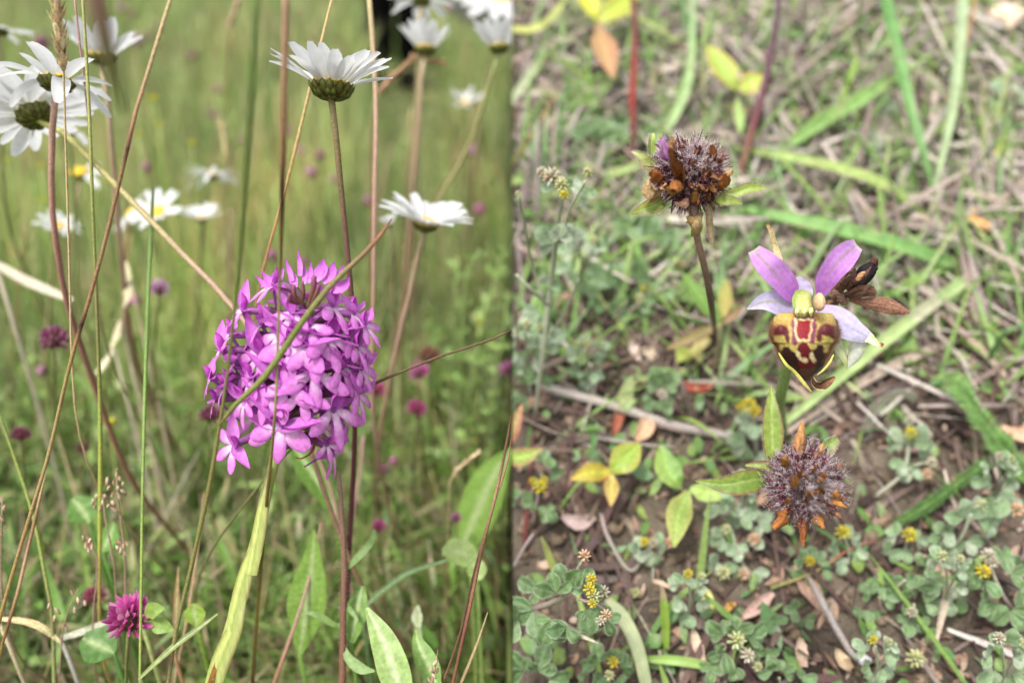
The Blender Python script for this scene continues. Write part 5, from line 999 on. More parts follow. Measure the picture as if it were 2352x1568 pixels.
MB().ribbon([BP(650, 1375, .002), BP(665, 1430, .001), BP(720, 1445, .001), BP(790, 1405, .001), BP(842, 1368, .001)], [bm(20), bm(60), bm(75), bm(60), bm(18)], TOCAM, lambda u, a: mixc((.55, .48, .2) if abs(a) > .7 and u < .5 else (.05, .02, .01), (.20, .10, .05), sst((u - .35) * 2)), n=16, nv=7, cup=.9).build('withered_appendage', M_DRY, bee)
m = MB()
for i in range(1100):                       # downy edge of the lip
    sx = random.choice((-1, 1)); y = random.uniform(880, 1260); ew = np.interp(y, OY, OW); p = BP(582 + sx * ew * random.uniform(.9, 1), y, .002); m.hair(p, p + RT * sx * random.uniform(.0003, .0011) + UP * random.uniform(-.0004, .0006) + TOCAM * .0006, .00007, (.30, .18, .10))
o = m.build('lip_hairs', M_FUZZ, bee); o['kind'] = 'stuff'
MB().ribbon([BP(880, 1010, .010), BP(910, 1130, .008), BP(945, 1240, .008), BP(950, 1305, .009)], [bm(60), bm(130), bm(70), bm(12)], TOCAM + .4 * RT, lambda u, a: mixc((.62, .66, .48), (.52, .56, .22), u), n=12, nv=7, cup=-.6).build('petal', M_PINK, bee)
MB().ribbon([BP(1000, 1010, .009), BP(1040, 1090, .006), BP(1010, 1200, .007), BP(945, 1300, .009)], [bm(90), bm(150), bm(110), bm(12)], TOCAM - .3 * RT, lambda u, a: mixc((.70, .72, .64), (.50, .55, .2), max(0, abs(a) - .5) * 1.2), n=14, nv=7, cup=-.5).build('petal', M_PINK, bee)

# withered brown flower behind it
wf = Q(1900, 760, 0)
wth = thing('withered_flower', 'shrivelled brown dead flower with a black pod behind the bee orchid', 'dead flower', wf)
BR1, BR2 = (.20, .10, .06), (.11, .05, .03)
def crumple(c0, c1): return lambda u, a: mixc(c0, c1, .5 + .5 * math.sin(a * 11 + u * 5))
MB().tube([tuple(BP(880, 700, .016)) + (bm(40),), tuple(BP(700, 850, .03)) + (bm(36),), tuple(wf) + (bm(40),)], [BR1, (.2, .24, .09)], n=16, sides=8).build('stem', M_DRY, wth)
for pts, ws, c in [([(960, 710, .012), (1100, 735, .010), (1290, 760, .009), (1480, 825, .008)], [30, 80, 130, 130, 20], ((.27, .14, .09), (.15, .07, .045))),
                   ([(900, 680, .012), (1010, 660, .008), (1110, 640, .008), (1200, 650, .009)], [40, 90, 100, 70], ((.17, .09, .06), (.08, .04, .025))),
                   ([(880, 700, .013), (900, 590, .010), (920, 500, .010), (1000, 450, .011)], [40, 90, 80, 50], ((.22, .13, .08), (.1, .05, .03))),
                   ([(850, 700, .014), (840, 620, .013), (800, 560, .014), (740, 530, .016)], [40, 70, 60, 20], ((.2, .1, .06), (.11, .05, .03))),
                   ([(800, 690, .013), (860, 670, .011), (920, 700, .010), (930, 760, .011)], [50, 110, 90, 60], ((.27, .17, .11), (.13, .07, .05)))]:
    MB().ribbon([BP(*p) for p in pts], [bm(w) for w in ws], TOCAM, crumple(*c), n=14, nv=9, cup=-.5, edge=.25).build('withered_petal', M_DRY, wth)
for pts, ws in [([(960, 640, .008), (1020, 560, .003), (1090, 500, .001), (1150, 430, .002)], [40, 60, 44, 10]), ([(900, 660, .010), (960, 560, .005), (1000, 490, .004), (1010, 440, .006)], [50, 80, 56, 20]), ([(930, 690, .009), (1040, 620, .004), (1120, 590, .004), (1180, 600, .006)], [30, 54, 60, 24])]:
    MB().ribbon([BP(*p) for p in pts], [bm(w) for w in ws], TOCAM, crumple((.16, .085, .055), (.06, .03, .02)), n=16, nv=9, cup=-.8, edge=.45, twist=.8).build('withered_petal', M_DRY, wth)
pc = BP(1085, 510, .008); pd = nrm(BP(1185, 385, .006) - BP(980, 620, .010)); pa = nrm(np.cross(pd, TOCAM))
MB().ell(pc, (pa * bm(72), nrm(np.cross(pd, pa)) * bm(60), pd * bm(150)), lambda u, v: jc((.022, .016, .018), .4), 13, 13, .16).build('pod', M_DRY, wth)
MB().ell(BP(1062, 510, .0005), (pa * bm(26), TOCAM * bm(10), pd * bm(46)), (.42, .22, .11), 7, 9, .25).build('pod_mark', M_DRY, wth)
MB().tube([tuple(BP(1165, 410, .006)) + (bm(34),), tuple(BP(1180, 375, .006)) + (bm(28),), tuple(BP(1195, 385, .005)) + (bm(20),)], [(.09, .035, .03)], n=8, sides=7).build('pod_beak', M_DRY, wth)

# ---------------------------------------------------------------- CLOVER SEED HEADS
def red_edge(c0, c1, hatch=26):
    def f(u, a):
        c = mixc(c0, c1, max(0, a) if True else 0); h = .5 + .5 * math.sin(u * hatch * 2 + abs(a) * 7)
        c = mixc(c, (.22, .05, .05), max(0, abs(a) - .45) * .9 * h); c = mixc(c, (.28, .07, .06), max(0, abs(a) - .86) * 5)
        return mixc(c, (.40, .46, .16), max(0, 1 - abs(a) * 9) * .6)
    return f
def cleaf(t, pts, ws, c0, c1, lab=None, nml=None, fold=.25, red=True, Dl=.2, name='leaflet', hairs=True):
    q = [P(*p) for p in pts]; nml = TOCAM if nml is None else nml
    cf = red_edge(c0, c1) if red else veined(c0, c1, tuple(x * 1.25 for x in c0))
    m = MB().ribbon(q, [mm(w, pts[0][2]) for w in ws], nml, cf, n=40, nv=11, fold=fold, edge=.03)
    o = m.build(name, M_LEAF, t)
    if lab: o['label'] = lab
    if hairs:
        h = MB(); nvv = 11
        for i in range(2, 38):
            for j in (0, 10):
                for _ in range(2):
                    p = np.array(m.v[i * nvv + j]); d = p - np.array(m.v[i * nvv + 5]); d = nrm(d + np.array((random.uniform(-1, 1), random.uniform(-1, 1), random.uniform(-1, 1))) * np.linalg.norm(d) * .8)
                    h.hair(p, p + d * random.uniform(.0005, .0011), .00007, (.62, .55, .5))
        ho = h.build('hairs', M_FUZZ, o); ho['kind'] = 'stuff'
    return o
def seed_head(label, cx, cy, D, rpx, axis, fl, fuzz, stem_rows, stem_cols, tilt_hair):
    c = P(cx, cy, D); r = mm(rpx, D); t = thing('seeding_clover', label, 'clover', stem_rows[-1][:3]); ax = nrm(axis)
    MB().tube(stem_rows, stem_cols, n=36, sides=9).build('stem', M_STEM, t)
    MB().ell(c, ((r * .42, 0, 0), (0, r * .42, 0), (0, 0, r * .42)), lambda u, v: jc((.10, .045, .05), .3), 8, 10, .1).build('core', M_DRY, t)
    H = MB(); n = 105
    for i in range(n):
        z = 1 - 2 * (i + .5) / n; ph = i * 2.39996; d = np.array((math.sqrt(1 - z * z) * math.cos(ph), math.sqrt(1 - z * z) * math.sin(ph), z))
        if np.dot(d, TOCAM) < -.45: continue
        k = np.dot(d, ax); top = sst((k - .55) * 2.5); m = MB()
        d = nrm(d + np.array([random.uniform(-.12, .12) for _ in range(3)])); p0 = c + d * r * .36; p1 = c + d * r * .58; a = nrm(np.cross(d, (.3, .2, .9))); b = np.cross(d, a)
        cc = mixc(jc((.16, .036, .055), .3), (.30, .20, .21), top)
        m.tube([tuple(p0) + (r * .05,), tuple((p0 + p1) / 2) + (r * .085,), tuple(p1) + (r * .06,)], [mixc(cc, (.3, .2, .16), .4)], n=5, sides=6)
        for q in range(5):
            an = A2 * q / 5 + i; s_ = (math.cos(an) * a + math.sin(an) * b); e = nrm(d + s_ * random.uniform(.18, .6)); L = r * random.uniform(.26, .48) * (1 - .35 * top)
            if q == 0: L *= 1.25
            pp = p1 + s_ * r * .04; tip = pp + e * L; md = pp + e * L * .5 + s_ * L * random.uniform(-.08, .08)
            m.tube([tuple(pp) + (r * .027,), tuple(md) + (r * .023,), tuple(tip) + (r * .006,)], [cc, (.13, .026, .046), (.09, .025, .045)] if top < .5 else [cc], n=5, sides=4)
            for _ in range(int(10 + 14 * top + fuzz * 10)):
                u = random.uniform(.05, 1); hp = pp + e * L * u; hd = nrm(np.array([random.gauss(0, 1) for _ in range(3)]) + e * .7)
                H.hair(hp, hp + hd * r * random.uniform(.09, .20), r * .0095, jc((.66, .58, .58) if random.random() < .8 else (.40, .2, .25), .15))
        m.build('calyx', M_DRY, t)
    for _ in range(800 if fuzz else 380):   # pale down in the middle
        d = nrm(ax + np.array([random.gauss(0, .42) for _ in range(3)])); p = c + d * r * random.uniform(.5, .72); e = nrm(d + np.array([random.gauss(0, .8) for _ in range(3)]))
        H.hair(p, p + e * r * random.uniform(.10, .24), r * .010, jc((.66, .57, .56), .2))
    h = H.build('down', M_FUZZ, t); h['kind'] = 'stuff'
    OR = [(.30, .11, .03), (.38, .16, .045), (.22, .08, .025), (.42, .21, .08)]
    for _ in range(22 if fuzz else 34):       # torn scraps of old florets between the calyces
        d = nrm(np.array([random.gauss(0, 1) for _ in range(3)]) + TOCAM * .9); p = c + d * r * random.uniform(.55, .7); e = nrm(d + np.array([random.gauss(0, .45) for _ in range(3)])); L = r * random.uniform(.2, .45); q_ = nrm(np.cross(e, np.array([random.gauss(0, 1) for _ in range(3)])))
        cl = jc(random.choice(((.20, .075, .025), (.30, .12, .035), (.36, .18, .07), (.14, .05, .03))), .25)
        MB().ribbon([p, p + e * L * .4 + q_ * L * .1, p + e * L * .8 - q_ * L * .05, p + e * L + q_ * L * .15], [L * .25, L * .42, L * .36, L * .1], q_, lambda u, a: mixc(cl, tuple(x * .5 for x in cl), .5 + .5 * math.sin(a * 9 + u * 7)), n=9, nv=7, cup=-.9, edge=.4, twist=random.uniform(-1.5, 1.5)).build('withered_floret', M_DRY, t)
    for (bx, by, tx, ty, w, dz, col) in fl:
        dz = dz * 1.3 - .002; w *= 1.15
        p0 = P(bx, by, D + dz * .35); p2 = P(tx, ty, D + dz); p1 = (p0 + p2) / 2 + TOCAM * .0012; cl = col or jc(random.choice(OR), .15)
        p0 = p0 + (c - p0) * .25
        MB().ribbon([p0, p1, p1 * .35 + p2 * .65 + RT * mm(random.uniform(-2, 2), D), p2], [mm(w * .5, D), mm(w, D), mm(w * 1.1, D), mm(w * .75, D), mm(w * .3, D)], TOCAM + RT * random.uniform(-.5, .5), lambda u, a: mixc(mixc(cl, tuple(x * .55 for x in cl), .5 + .5 * math.sin(a * 7 + u * 3)), tuple(min(1, x * 1.35) for x in cl), max(0, u - .6)), n=16, nv=7, cup=-.85, edge=.32, twist=random.uniform(-1.1, 1.1)).build('withered_floret' if not col or col[2] < .3 else 'pink_floret', M_DRY if not col or col[2] < .3 else M_PINK, t)
    return t
AX_ = lambda a: 1433.25 + a * .1875
AY_ = lambda a: 294 + a * .1875
DA = .212
fa = [(650, 730, 545, 250, 24, -.012, None), (640, 620, 640, 760, 26, -.013, None), (1040, 470, 1065, 210, 20, -.006, None), (1110, 720, 1280, 590, 26, -.008, None), (1110, 460, 1195, 385, 14, -.005, None), (1200, 620, 1325, 505, 16, -.004, (.56, .34, .16)),
      (345, 900, 330, 620, 34, -.003, (.50, .33, .17)), (460, 640, 330, 530, 26, -.006, None), (600, 300, 590, 120, 18, -.004, (.50, .27, .11)), (740, 640, 735, 510, 14, -.012, None), (900, 930, 850, 790, 16, -.011, None), (800, 930, 630, 920, 16, -.010, (.50, .28, .20)),
      (1010, 760, 900, 680, 16, -.011, None), (1080, 790, 1095, 690, 18, -.010, None), (500, 760, 470, 690, 18, -.010, None), (640, 830, 530, 740, 14, -.011, None), (1020, 880, 1060, 830, 14, -.010, (.16, .06, .03)),
      (930, 330, 920, 220, 10, -.006, None), (720, 260, 740, 170, 16, -.002, (.46, .25, .14))]
fa = [(AX_(a), AY_(b), AX_(c_), AY_(d_), w, dz, co) for a, b, c_, d_, w, dz, co in fa]
fa += [(AX_(500), AY_(360), AX_(500), AY_(90), 26, -.010, (.80, .40, .76)), (AX_(470), AY_(330), AX_(430), AY_(180), 18, -.010, (.82, .52, .78))]
stA = [tuple(P(1592, 470, DA)) + (mm(14, DA),), tuple(P(1598, 530, DA + .002)) + (mm(9, DA),), tuple(P(1610, 580, DA + .006)) + (mm(8, DA),), tuple(P(1624, 640, DA + .016)) + (mm(8.5, DA),), tuple(P(1634, 700, .250)) + (mm(9, DA),), tuple(Q(1642, 770, .012)) + (mm(9, DA),), tuple(Q(1640, 850, 0)) + (mm(9, DA),)]
hA = seed_head('bristly clover seed head with brown florets and one pink petal, upright on a grey stem', 1583, 398, DA, 95, (.25, -.55, .8), fa, 0, stA, [(.30, .2, .13), (.16, .11, .09), (.17, .12, .11), (.18, .13, .12), (.16, .1, .09)], 0)
YGL, DGL = (.30, .40, .08), (.20, .30, .07)
def AP(a, b, dz): return (AX_(a), AY_(b), DA + dz)
cleaf(hA, [AP(480, 900, .0), AP(350, 960, -.001), AP(200, 1010, -.001), AP(60, 1058, .001)], [24, 38, 32, 18, 2], (.20, .27, .06), (.42, .44, .08))
cleaf(hA, [AP(1140, 870, -.001), AP(1350, 800, -.003), AP(1550, 735, -.004), AP(1740, 738, -.004)], [18, 24, 24, 22, 3], YGL, YGL)
cleaf(hA, [AP(1070, 920, -.002), AP(1200, 890, -.004), AP(1330, 890, -.005), AP(1450, 930, -.004)], [12, 20, 22, 17, 3], (.32, .42, .09), YGL)
cleaf(hA, [AP(1030, 930, -.002), AP(1040, 1080, -.003), AP(1050, 1240, -.002), AP(1085, 1420, -.001)], [8, 14, 16, 15, 2], (.36, .30, .16), (.42, .17, .14), lab='pink flushed bract pointing down')
cleaf(hA, [AP(360, 500, .004), AP(270, 420, .003), AP(180, 330, .003), AP(90, 288, .004)], [24, 30, 24, 12, 2], (.36, .38, .14), YGL)
cleaf(hA, [AP(335, 340, .005), AP(335, 250, .004), AP(338, 150, .003), AP(350, 62, .003)], [12, 17, 18, 15, 8], (.38, .45, .15), (.32, .42, .10), red=False, fold=.6)
MB().ribbon(L3([AP(860, 1310, .001), AP(840, 1200, -.003), AP(800, 1120, -.004), AP(765, 1080, -.002)]), [mm(24, DA), mm(34, DA), mm(26, DA), mm(10, DA)], TOCAM - .5 * RT, (.46, .30, .13), n=12, nv=9, cup=-.9).build('sheath', M_DRY, hA)
MB().ribbon(L3([AP(890, 1310, .001), AP(930, 1210, -.003), AP(950, 1120, -.004), AP(970, 1040, -.001)]), [mm(22, DA), mm(30, DA), mm(24, DA), mm(10, DA)], TOCAM + .6 * RT, (.42, .30, .14), n=12, nv=9, cup=-.9).build('sheath', M_DRY, hA)
GX = lambda a: 1589.4 + a * .2638
GY = lambda a: 872.8 + a * .2638
DG = .208
fb = [(900, 700, 962, 365, 22, .001, None), (1120, 790, 1320, 745, 16, -.003, None), (1080, 690, 1150, 555, 14, -.002, None), (1130, 1060, 1345, 1110, 24, -.005, (.50, .22, .06)), (1170, 1060, 1280, 965, 26, -.006, (.52, .24, .07)), (880, 1110, 715, 1295, 26, -.005, None),
      (980, 1150, 978, 1445, 22, -.003, None), (1050, 1110, 1155, 1290, 22, -.005, None), (1190, 1140, 1300, 1205, 16, -.003, None), (900, 960, 890, 830, 18, -.013, (.44, .19, .07)), (830, 720, 780, 680, 18, -.005, None), (1070, 800, 1065, 740, 12, -.010, None), (1110, 860, 1160, 810, 14, -.010, (.46, .2, .07)), (1100, 900, 1120, 860, 14, -.012, None),
      (850, 1080, 820, 1040, 14, -.011, None), (1000, 1060, 1015, 1010, 14, -.013, (.24, .09, .05)), (930, 830, 935, 790, 10, -.012, None), (1230, 1000, 1330, 1040, 12, -.006, None)]
fb = [(GX(a), GY(b), GX(c_), GY(d_), w, dz, co) for a, b, c_, d_, w, dz, co in fb]
stB = [tuple(P(1848, 1120, DG + .004)) + (mm(9, DG),), tuple(P(1850, 1150, .228)) + (mm(9, DG),), tuple(Q(1850, 1200, .006)) + (mm(9, DG),), tuple(Q(1848, 1230, -.001)) + (mm(9, DG),)]
hB = seed_head('fuzzy grey clover seed head with orange florets, seen from above over bare soil', 1845, 1110, DG, 98, TOCAM + .25 * RT - .1 * UP, fb, 1, stB, [(.2, .13, .11), (.18, .11, .1)], 0)
def GP_(a, b, dz): return (GX(a), GY(b), DG + dz)
cleaf(hB, [GP_(690, 720, .004), (GX(700), GY(520), DG + .004), GP_(690, 260, .004), GP_(690, 45, .006)], [24, 42, 48, 40, 22, 3], (.26, .36, .07), (.19, .29, .06))
cleaf(hB, [GP_(640, 850, .003), GP_(470, 880, .001), GP_(270, 910, .001), GP_(30, 875, .003)], [34, 52, 54, 40, 20, 3], (.17, .27, .05), (.29, .38, .08))
cleaf(hB, [GP_(1120, 690, .008), GP_(1160, 620, .007), GP_(1210, 560, .007), GP_(1270, 508, .008)], [22, 34, 30, 14], (.26, .36, .10), (.36, .34, .2))
cleaf(hB, [GP_(720, 770, .002), GP_(640, 740, .001), GP_(560, 730, .001), GP_(465, 740, .002)], [14, 20, 16, 6], (.30, .38, .1), (.26, .08, .1), hairs=False)

# ---------------------------------------------------------------- TREFOIL CLOVER LEAVES
def trefoil(label, base, leaflets, h=.02):
    q0 = Q(base[0], base[1], 0); t = thing('clover_trefoil', label, 'clover leaf', q0); nd = leaflets[0]['b']
    n0 = P(nd[0], nd[1], gdR(nd[0], nd[1], h))
    MB().tube([tuple(n0) + (.0006,), tuple((n0 + q0) / 2 + TOCAM * .002) + (.0007,), tuple(q0) + (.0008,)], [(.25, .2, .13), (.2, .2, .08)], n=10, sides=6).build('stalk', M_STEM, t)
    for l in leaflets:
        bx, by = l['b']; tx, ty = l['t']; D = gdR(bx, by, h); D2 = gdR(tx, ty, h + l.get('dh', .004)); k = l.get('k', 0)
        mx_, my_ = (bx + tx) / 2 + k * (ty - by) / 10, (by + ty) / 2 - k * (tx - bx) / 10
        q = [P(bx, by, D), P(bx * .6 + mx_ * .4, by * .6 + my_ * .4, D - .001), P(mx_, my_, (D + D2) / 2 - .0015), P(tx, ty, D2)]
        c0, c1 = l['c']; w = l['w']; ed = l.get('e')
        def cf(u, a, c0=c0, c1=c1, ed=ed):
            c = mixc(c0, c1, .5 + .5 * a); c = mixc(c, tuple(x * 1.15 for x in c), .5 + .5 * math.sin(u * 40 + abs(a) * 8))
            if ed: c = mixc(c, ed, max(0, abs(a) - .35) * 1.3 + max(0, u - .7))
            return mixc(c, tuple(x * 1.3 for x in c), max(0, 1 - abs(a) * 9))
        MB().ribbon(q, [mm(x * w, D) for x in (.22, .72, 1, .94, .62, .08)], TOCAM + l.get('n', 0) * RT + .3 * UP, cf, n=18, nv=9, fold=l.get('f', .18), edge=.03).build('leaflet', M_LEAF, t)
YO = (.45, .27, .05)
trefoil('yellowing clover leaf of three leaflets on the bare soil at the left', (1405, 1170), [dict(b=(1403, 1084), t=(1312, 1100), w=44, c=((.42, .40, .06), (.48, .42, .06)), e=YO, k=-.8), dict(b=(1405, 1082), t=(1470, 1018), w=64, c=((.30, .40, .07), (.24, .36, .06)), e=(.46, .42, .08)), dict(b=(1405, 1088), t=(1403, 1162), w=36, c=((.52, .45, .12), (.46, .36, .1)), e=(.45, .25, .1))])
trefoil('green clover leaf of three leaflets left of the fuzzy grey seed head', (1585, 1150), [dict(b=(1562, 1118), t=(1518, 1022), w=60, c=((.27, .38, .09), (.15, .28, .06)), k=.8), dict(b=(1580, 1126), t=(1548, 1256), w=58, c=((.20, .33, .07), (.36, .42, .12)), e=(.46, .44, .14), k=-.6), dict(b=(1585, 1122), t=(1672, 1140), w=44, c=((.30, .42, .10), (.34, .45, .12)))])
trefoil('clover leaf with one green and two brown flushed leaflets under the bristly head', (1640, 850), [dict(b=(1655, 742), t=(1567, 628), w=40, c=((.14, .25, .05), (.17, .28, .07)), dh=.015), dict(b=(1652, 746), t=(1530, 802), w=30, c=((.30, .24, .12), (.22, .2, .07)), e=(.28, .14, .09)), dict(b=(1660, 744), t=(1708, 702), w=18, c=((.24, .15, .08), (.3, .2, .1)), e=(.22, .09, .06)), dict(b=(1660, 735), t=(1670, 640), w=34, c=((.36, .36, .10), (.40, .30, .10)), dh=-.004)], h=.022)
trefoil('large yellow green clover leaf with an orange leaflet at the top', (1400, 260), [dict(b=(1373, 46), t=(1330, -40), w=46, c=((.50, .50, .06), (.46, .46, .06)), dh=.012), dict(b=(1376, 50), t=(1470, -20), w=62, c=((.34, .42, .06), (.40, .46, .06)), dh=.01, e=(.42, .36, .08)), dict(b=(1372, 54), t=(1408, 180), w=56, c=((.45, .24, .13), (.42, .30, .12)), e=(.46, .22, .14))], h=.03)
trefoil('heart shaped yellow edged clover leaf at the top beside the purple stem', (1705, 300), [dict(b=(1692, 205), t=(1625, 104), w=58, c=((.28, .40, .09), (.34, .44, .08)), e=(.50, .40, .08), dh=.012), dict(b=(1700, 208), t=(1752, 172), w=56, c=((.36, .46, .08), (.38, .44, .08)), e=(.46, .30, .10), dh=.008), dict(b=(1694, 225), t=(1700, 310), w=26, c=((.30, .42, .14), (.34, .44, .16)))], h=.028)
trefoil('half seen clover leaf with a red edge sticking in at the lower seam', (1178, 1160), [dict(b=(1150, 1046), t=(1247, 1030), w=44, c=((.32, .42, .10), (.26, .36, .08)), e=(.34, .12, .1), k=-1.2, dh=.01), dict(b=(1165, 1030), t=(1200, 925), w=30, c=((.36, .34, .1), (.42, .2, .14)), e=(.38, .12, .09), dh=.014)], h=.035)
trefoil('two pale green leaflets standing among the dark litter left of the twig end', (1330, 880), [dict(b=(1425, 945), t=(1452, 862), w=34, c=((.36, .40, .18), (.34, .38, .16))), dict(b=(1425, 945), t=(1460, 915), w=18, c=((.36, .42, .2), (.3, .4, .16)))], h=.008)
trefoil('yellow lobed leaf patch behind the brown flushed clover leaf', (1600, 830), [dict(b=(1580, 800), t=(1555, 830), w=40, c=((.38, .42, .10), (.36, .42, .1))), dict(b=(1590, 795), t=(1610, 830), w=34, c=((.42, .40, .14), (.46, .42, .16))), dict(b=(1595, 790), t=(1632, 780), w=34, c=((.46, .40, .16), (.4, .36, .14)))], h=.006)

# ---------------------------------------------------------------- BLACK MEDICK AND OTHER SMALL HAIRY HERBS
LFC = [((.115, .215, .07), (.15, .255, .09)), ((.15, .26, .095), (.19, .31, .12)), ((.09, .175, .05), (.12, .215, .07))]
PALE = [((.25, .35, .20), (.31, .41, .25)), ((.19, .30, .14), (.24, .35, .17)), ((.31, .39, .25), (.37, .44, .30))]
def medick(label, stems, leaves, heads, pale=False, hairs=True, up=1.0):
    stems = [[(a, b, h * up, w) for a, b, h, w in s] for s in stems]; leaves = [(a, b, c, s, h * up) for a, b, c, s, h in leaves]; heads = [(a, b, s, h * up, k) for a, b, s, h, k in heads]
    # stems [[(px,py,h,w)..]], leaves [(px,py,angle,size_px,h)], heads [(px,py,size,h,kind)]
    rws = [rowsR(s) for s in stems]; base = rws[0][-1][:3]; t = thing('medick_plant', label, 'wild herb', base)
    H = MB()
    for rw in rws:
        MB().tube(rw, [(.36, .36, .24), (.30, .22, .2), (.28, .2, .18)] if not pale else [(.36, .42, .28), (.36, .34, .26)], n=18, sides=7).build('stem', M_STEM, t)
        q = cr([r[:3] for r in rw], 60)
        for i in range(60):
            p = q[i]; d = nrm(np.array([random.gauss(0, 1) for _ in range(3)])); H.hair(p, p + d * .0012, .00008, (.55, .55, .48))
    cs = PALE if pale else LFC
    for px, py, an, sz, h in leaves:
        c = Q(px, py, h); D = gdR(px, py, h); L = mm(sz, D)
        for k, off in enumerate((-62, 0, 62)):
            a = R_(an + off + random.uniform(-10, 10)); tl = random.uniform(-.6, .8)
            d = nrm(math.cos(a) * RT + math.sin(a) * UP + TOCAM * tl); nn = nrm(TOCAM - d * np.dot(TOCAM, d) + RT * random.uniform(-.35, .35)); l = L * random.uniform(.6, 1.15) * (1.08 if k == 1 else .95)
            c0, c1 = random.choice(cs); c0, c1 = jc(c0, .12), jc(c1, .12)
            q = [c + d * l * .06, c + d * l * .4, c + d * l * .75 + nn * l * .05, c + d * l - nn * l * random.uniform(-.05, .12)]
            m = MB(); m.ribbon(q, [l * x for x in (.10, .36, .60, .68, .56, .16)], nn, lambda u, aa: mixc(mixc(c0, c1, .5 + .5 * math.sin(u * 30 + abs(aa) * 6)), (.44, .46, .36), max(0, abs(aa) - .8) * 3 + max(0, .14 - abs(aa)) * 2), n=11, nv=7, fold=random.uniform(.1, .4), edge=.04)
            m.build('leaflet', M_LEAF, t)
            if hairs:
                for i in range(1, 11):
                    for j in (0, 6):
                        p = np.array(m.v[i * 7 + j]); e = nrm(p - np.array(m.v[i * 7 + 3]) + np.array([random.gauss(0, .0004) for _ in range(3)])); H.hair(p, p + e * l * random.uniform(.06, .12), .00008, (.62, .62, .56))
    for px, py, sz, h, kind in heads:
        c = Q(px, py, h); D = gdR(px, py, h); r = mm(sz, D) / 2; m = MB()
        cc = {'y': [(.72, .60, .04), (.66, .52, .05), (.62, .58, .12)], 'w': [(.66, .62, .52), (.58, .56, .42), (.60, .5, .38)], 't': [(.55, .34, .22), (.60, .42, .30), (.5, .3, .18)], 'p': [(.62, .62, .32), (.56, .58, .28), (.66, .66, .42)]}[kind]
        nf = 22
        for i in range(nf):
            z = 1 - 2 * (i + .5) / nf; ph = i * 2.4; d = nrm(np.array((math.sqrt(1 - z * z) * math.cos(ph), math.sqrt(1 - z * z) * math.sin(ph), z)) + UP * .3)
            p = c + d * r * .45; a = nrm(np.cross(d, (.2, .4, .9)))
            m.ell(p + d * r * .25, (a * r * .2, np.cross(d, a) * r * .16, d * r * .42), jc(random.choice(cc), .15), 5, 6, .1)
        m.ell(c, ((r * .45, 0, 0), (0, r * .45, 0), (0, 0, r * .45)), (.25, .28, .12), 5, 6)
        m.build({'y': 'yellow_flower_head', 'w': 'white_flower_head', 't': 'dry_flower_head', 'p': 'pale_flower_head'}[kind], M_PINK if kind != 't' else M_DRY, t)
    o = H.build('hairs', M_FUZZ, t); o['kind'] = 'stuff'
    return t
medick('tall hairy medick with white and yellow heads left of the bristly clover head', [[(1296, 420, .040, 7), (1285, 500, .034, 9), (1275, 570, .028, 13), (1262, 680, .02, 13), (1245, 820, .012, 10), (1228, 960, .002, 9)], [(1345, 415, .040, 7), (1310, 480, .036, 6), (1290, 545, .032, 6)], [(1192, 450, .036, 7), (1205, 520, .03, 7), (1225, 620, .022, 8), (1250, 690, .018, 7)], [(1330, 640, .026, 5), (1300, 710, .02, 5), (1265, 770, .014, 5)], [(1185, 630, .026, 6), (1220, 665, .024, 9), (1258, 700, .02, 8)]],
       [(1284, 550, 75, 46, .034), (1270, 560, 150, 50, .03), (1300, 548, 20, 46, .032), (1275, 430, 120, 42, .038), (1310, 430, 30, 38, .038), (1255, 655, 60, 36, .022), (1240, 720, 220, 44, .012), (1250, 785, 20, 44, .012), (1235, 770, 170, 40, .012), (1330, 450, 10, 34, .036)],
       [(1268, 408, 46, .041, 'w'), (1290, 425, 34, .041, 'p'), (1296, 448, 24, .041, 'y'), (1350, 395, 24, .040, 'p'), (1190, 445, 14, .037, 'p'), (1245, 395, 26, .04, 'w')], pale=True, up=3.4)
medick('sharp clump of green hairy medick leaves with a yellow flower spike at the lower seam', [[(1310, 1345, .034, 8), (1295, 1370, .03, 12), (1265, 1385, .026, 14), (1215, 1405, .018, 14), (1190, 1440, .004, 12)], [(1337, 1288, .04, 6), (1318, 1320, .036, 7), (1290, 1368, .032, 7)], [(1375, 1478, .032, 4), (1350, 1466, .032, 10), (1320, 1455, .031, 9), (1290, 1440, .028, 8), (1225, 1400, .022, 8)], [(1400, 1410, .036, 5), (1375, 1390, .035, 6), (1330, 1375, .033, 8)]],
       [(1278, 1362, 100, 64, .034), (1300, 1345, 55, 60, .034), (1345, 1345, 62, 56, .036), (1225, 1400, 215, 58, .028), (1265, 1420, 250, 62, .032), (1300, 1440, 245, 50, .034), (1345, 1400, 290, 56, .034), (1190, 1420, 190, 60, .026), (1180, 1390, 140, 40, .022), (1355, 1370, 10, 36, .036), (1235, 1360, 160, 44, .022), (1390, 1420, 0, 40, .03)],
       [(1342, 1276, 30, .042, 't'), (1358, 1330, 26, .042, 'y'), (1354, 1352, 30, .043, 'y'), (1364, 1368, 30, .042, 'p'), (1360, 1385, 22, .042, 'y'), (1392, 1412, 28, .040, 't'), (1380, 1425, 24, .039, 'w'), (1385, 1358, 30, .036, 'w')], up=1.75)
medick('medick plant with bright yellow heads at the seam below the half seen leaf', [[(1245, 1085, .03, 6), (1235, 1140, .02, 7), (1225, 1200, .006, 7)]], [(1245, 1060, 60, 36, .03), (1220, 1060, 140, 36, .026), (1265, 1080, 0, 36, .026), (1225, 1150, 200, 34, .018), (1255, 1160, 290, 34, .018), (1185, 1150, 160, 30, .014)], [(1240, 1118, 34, .03, 'y'), (1225, 1105, 22, .03, 'y'), (1250, 1102, 20, .03, 'y')])
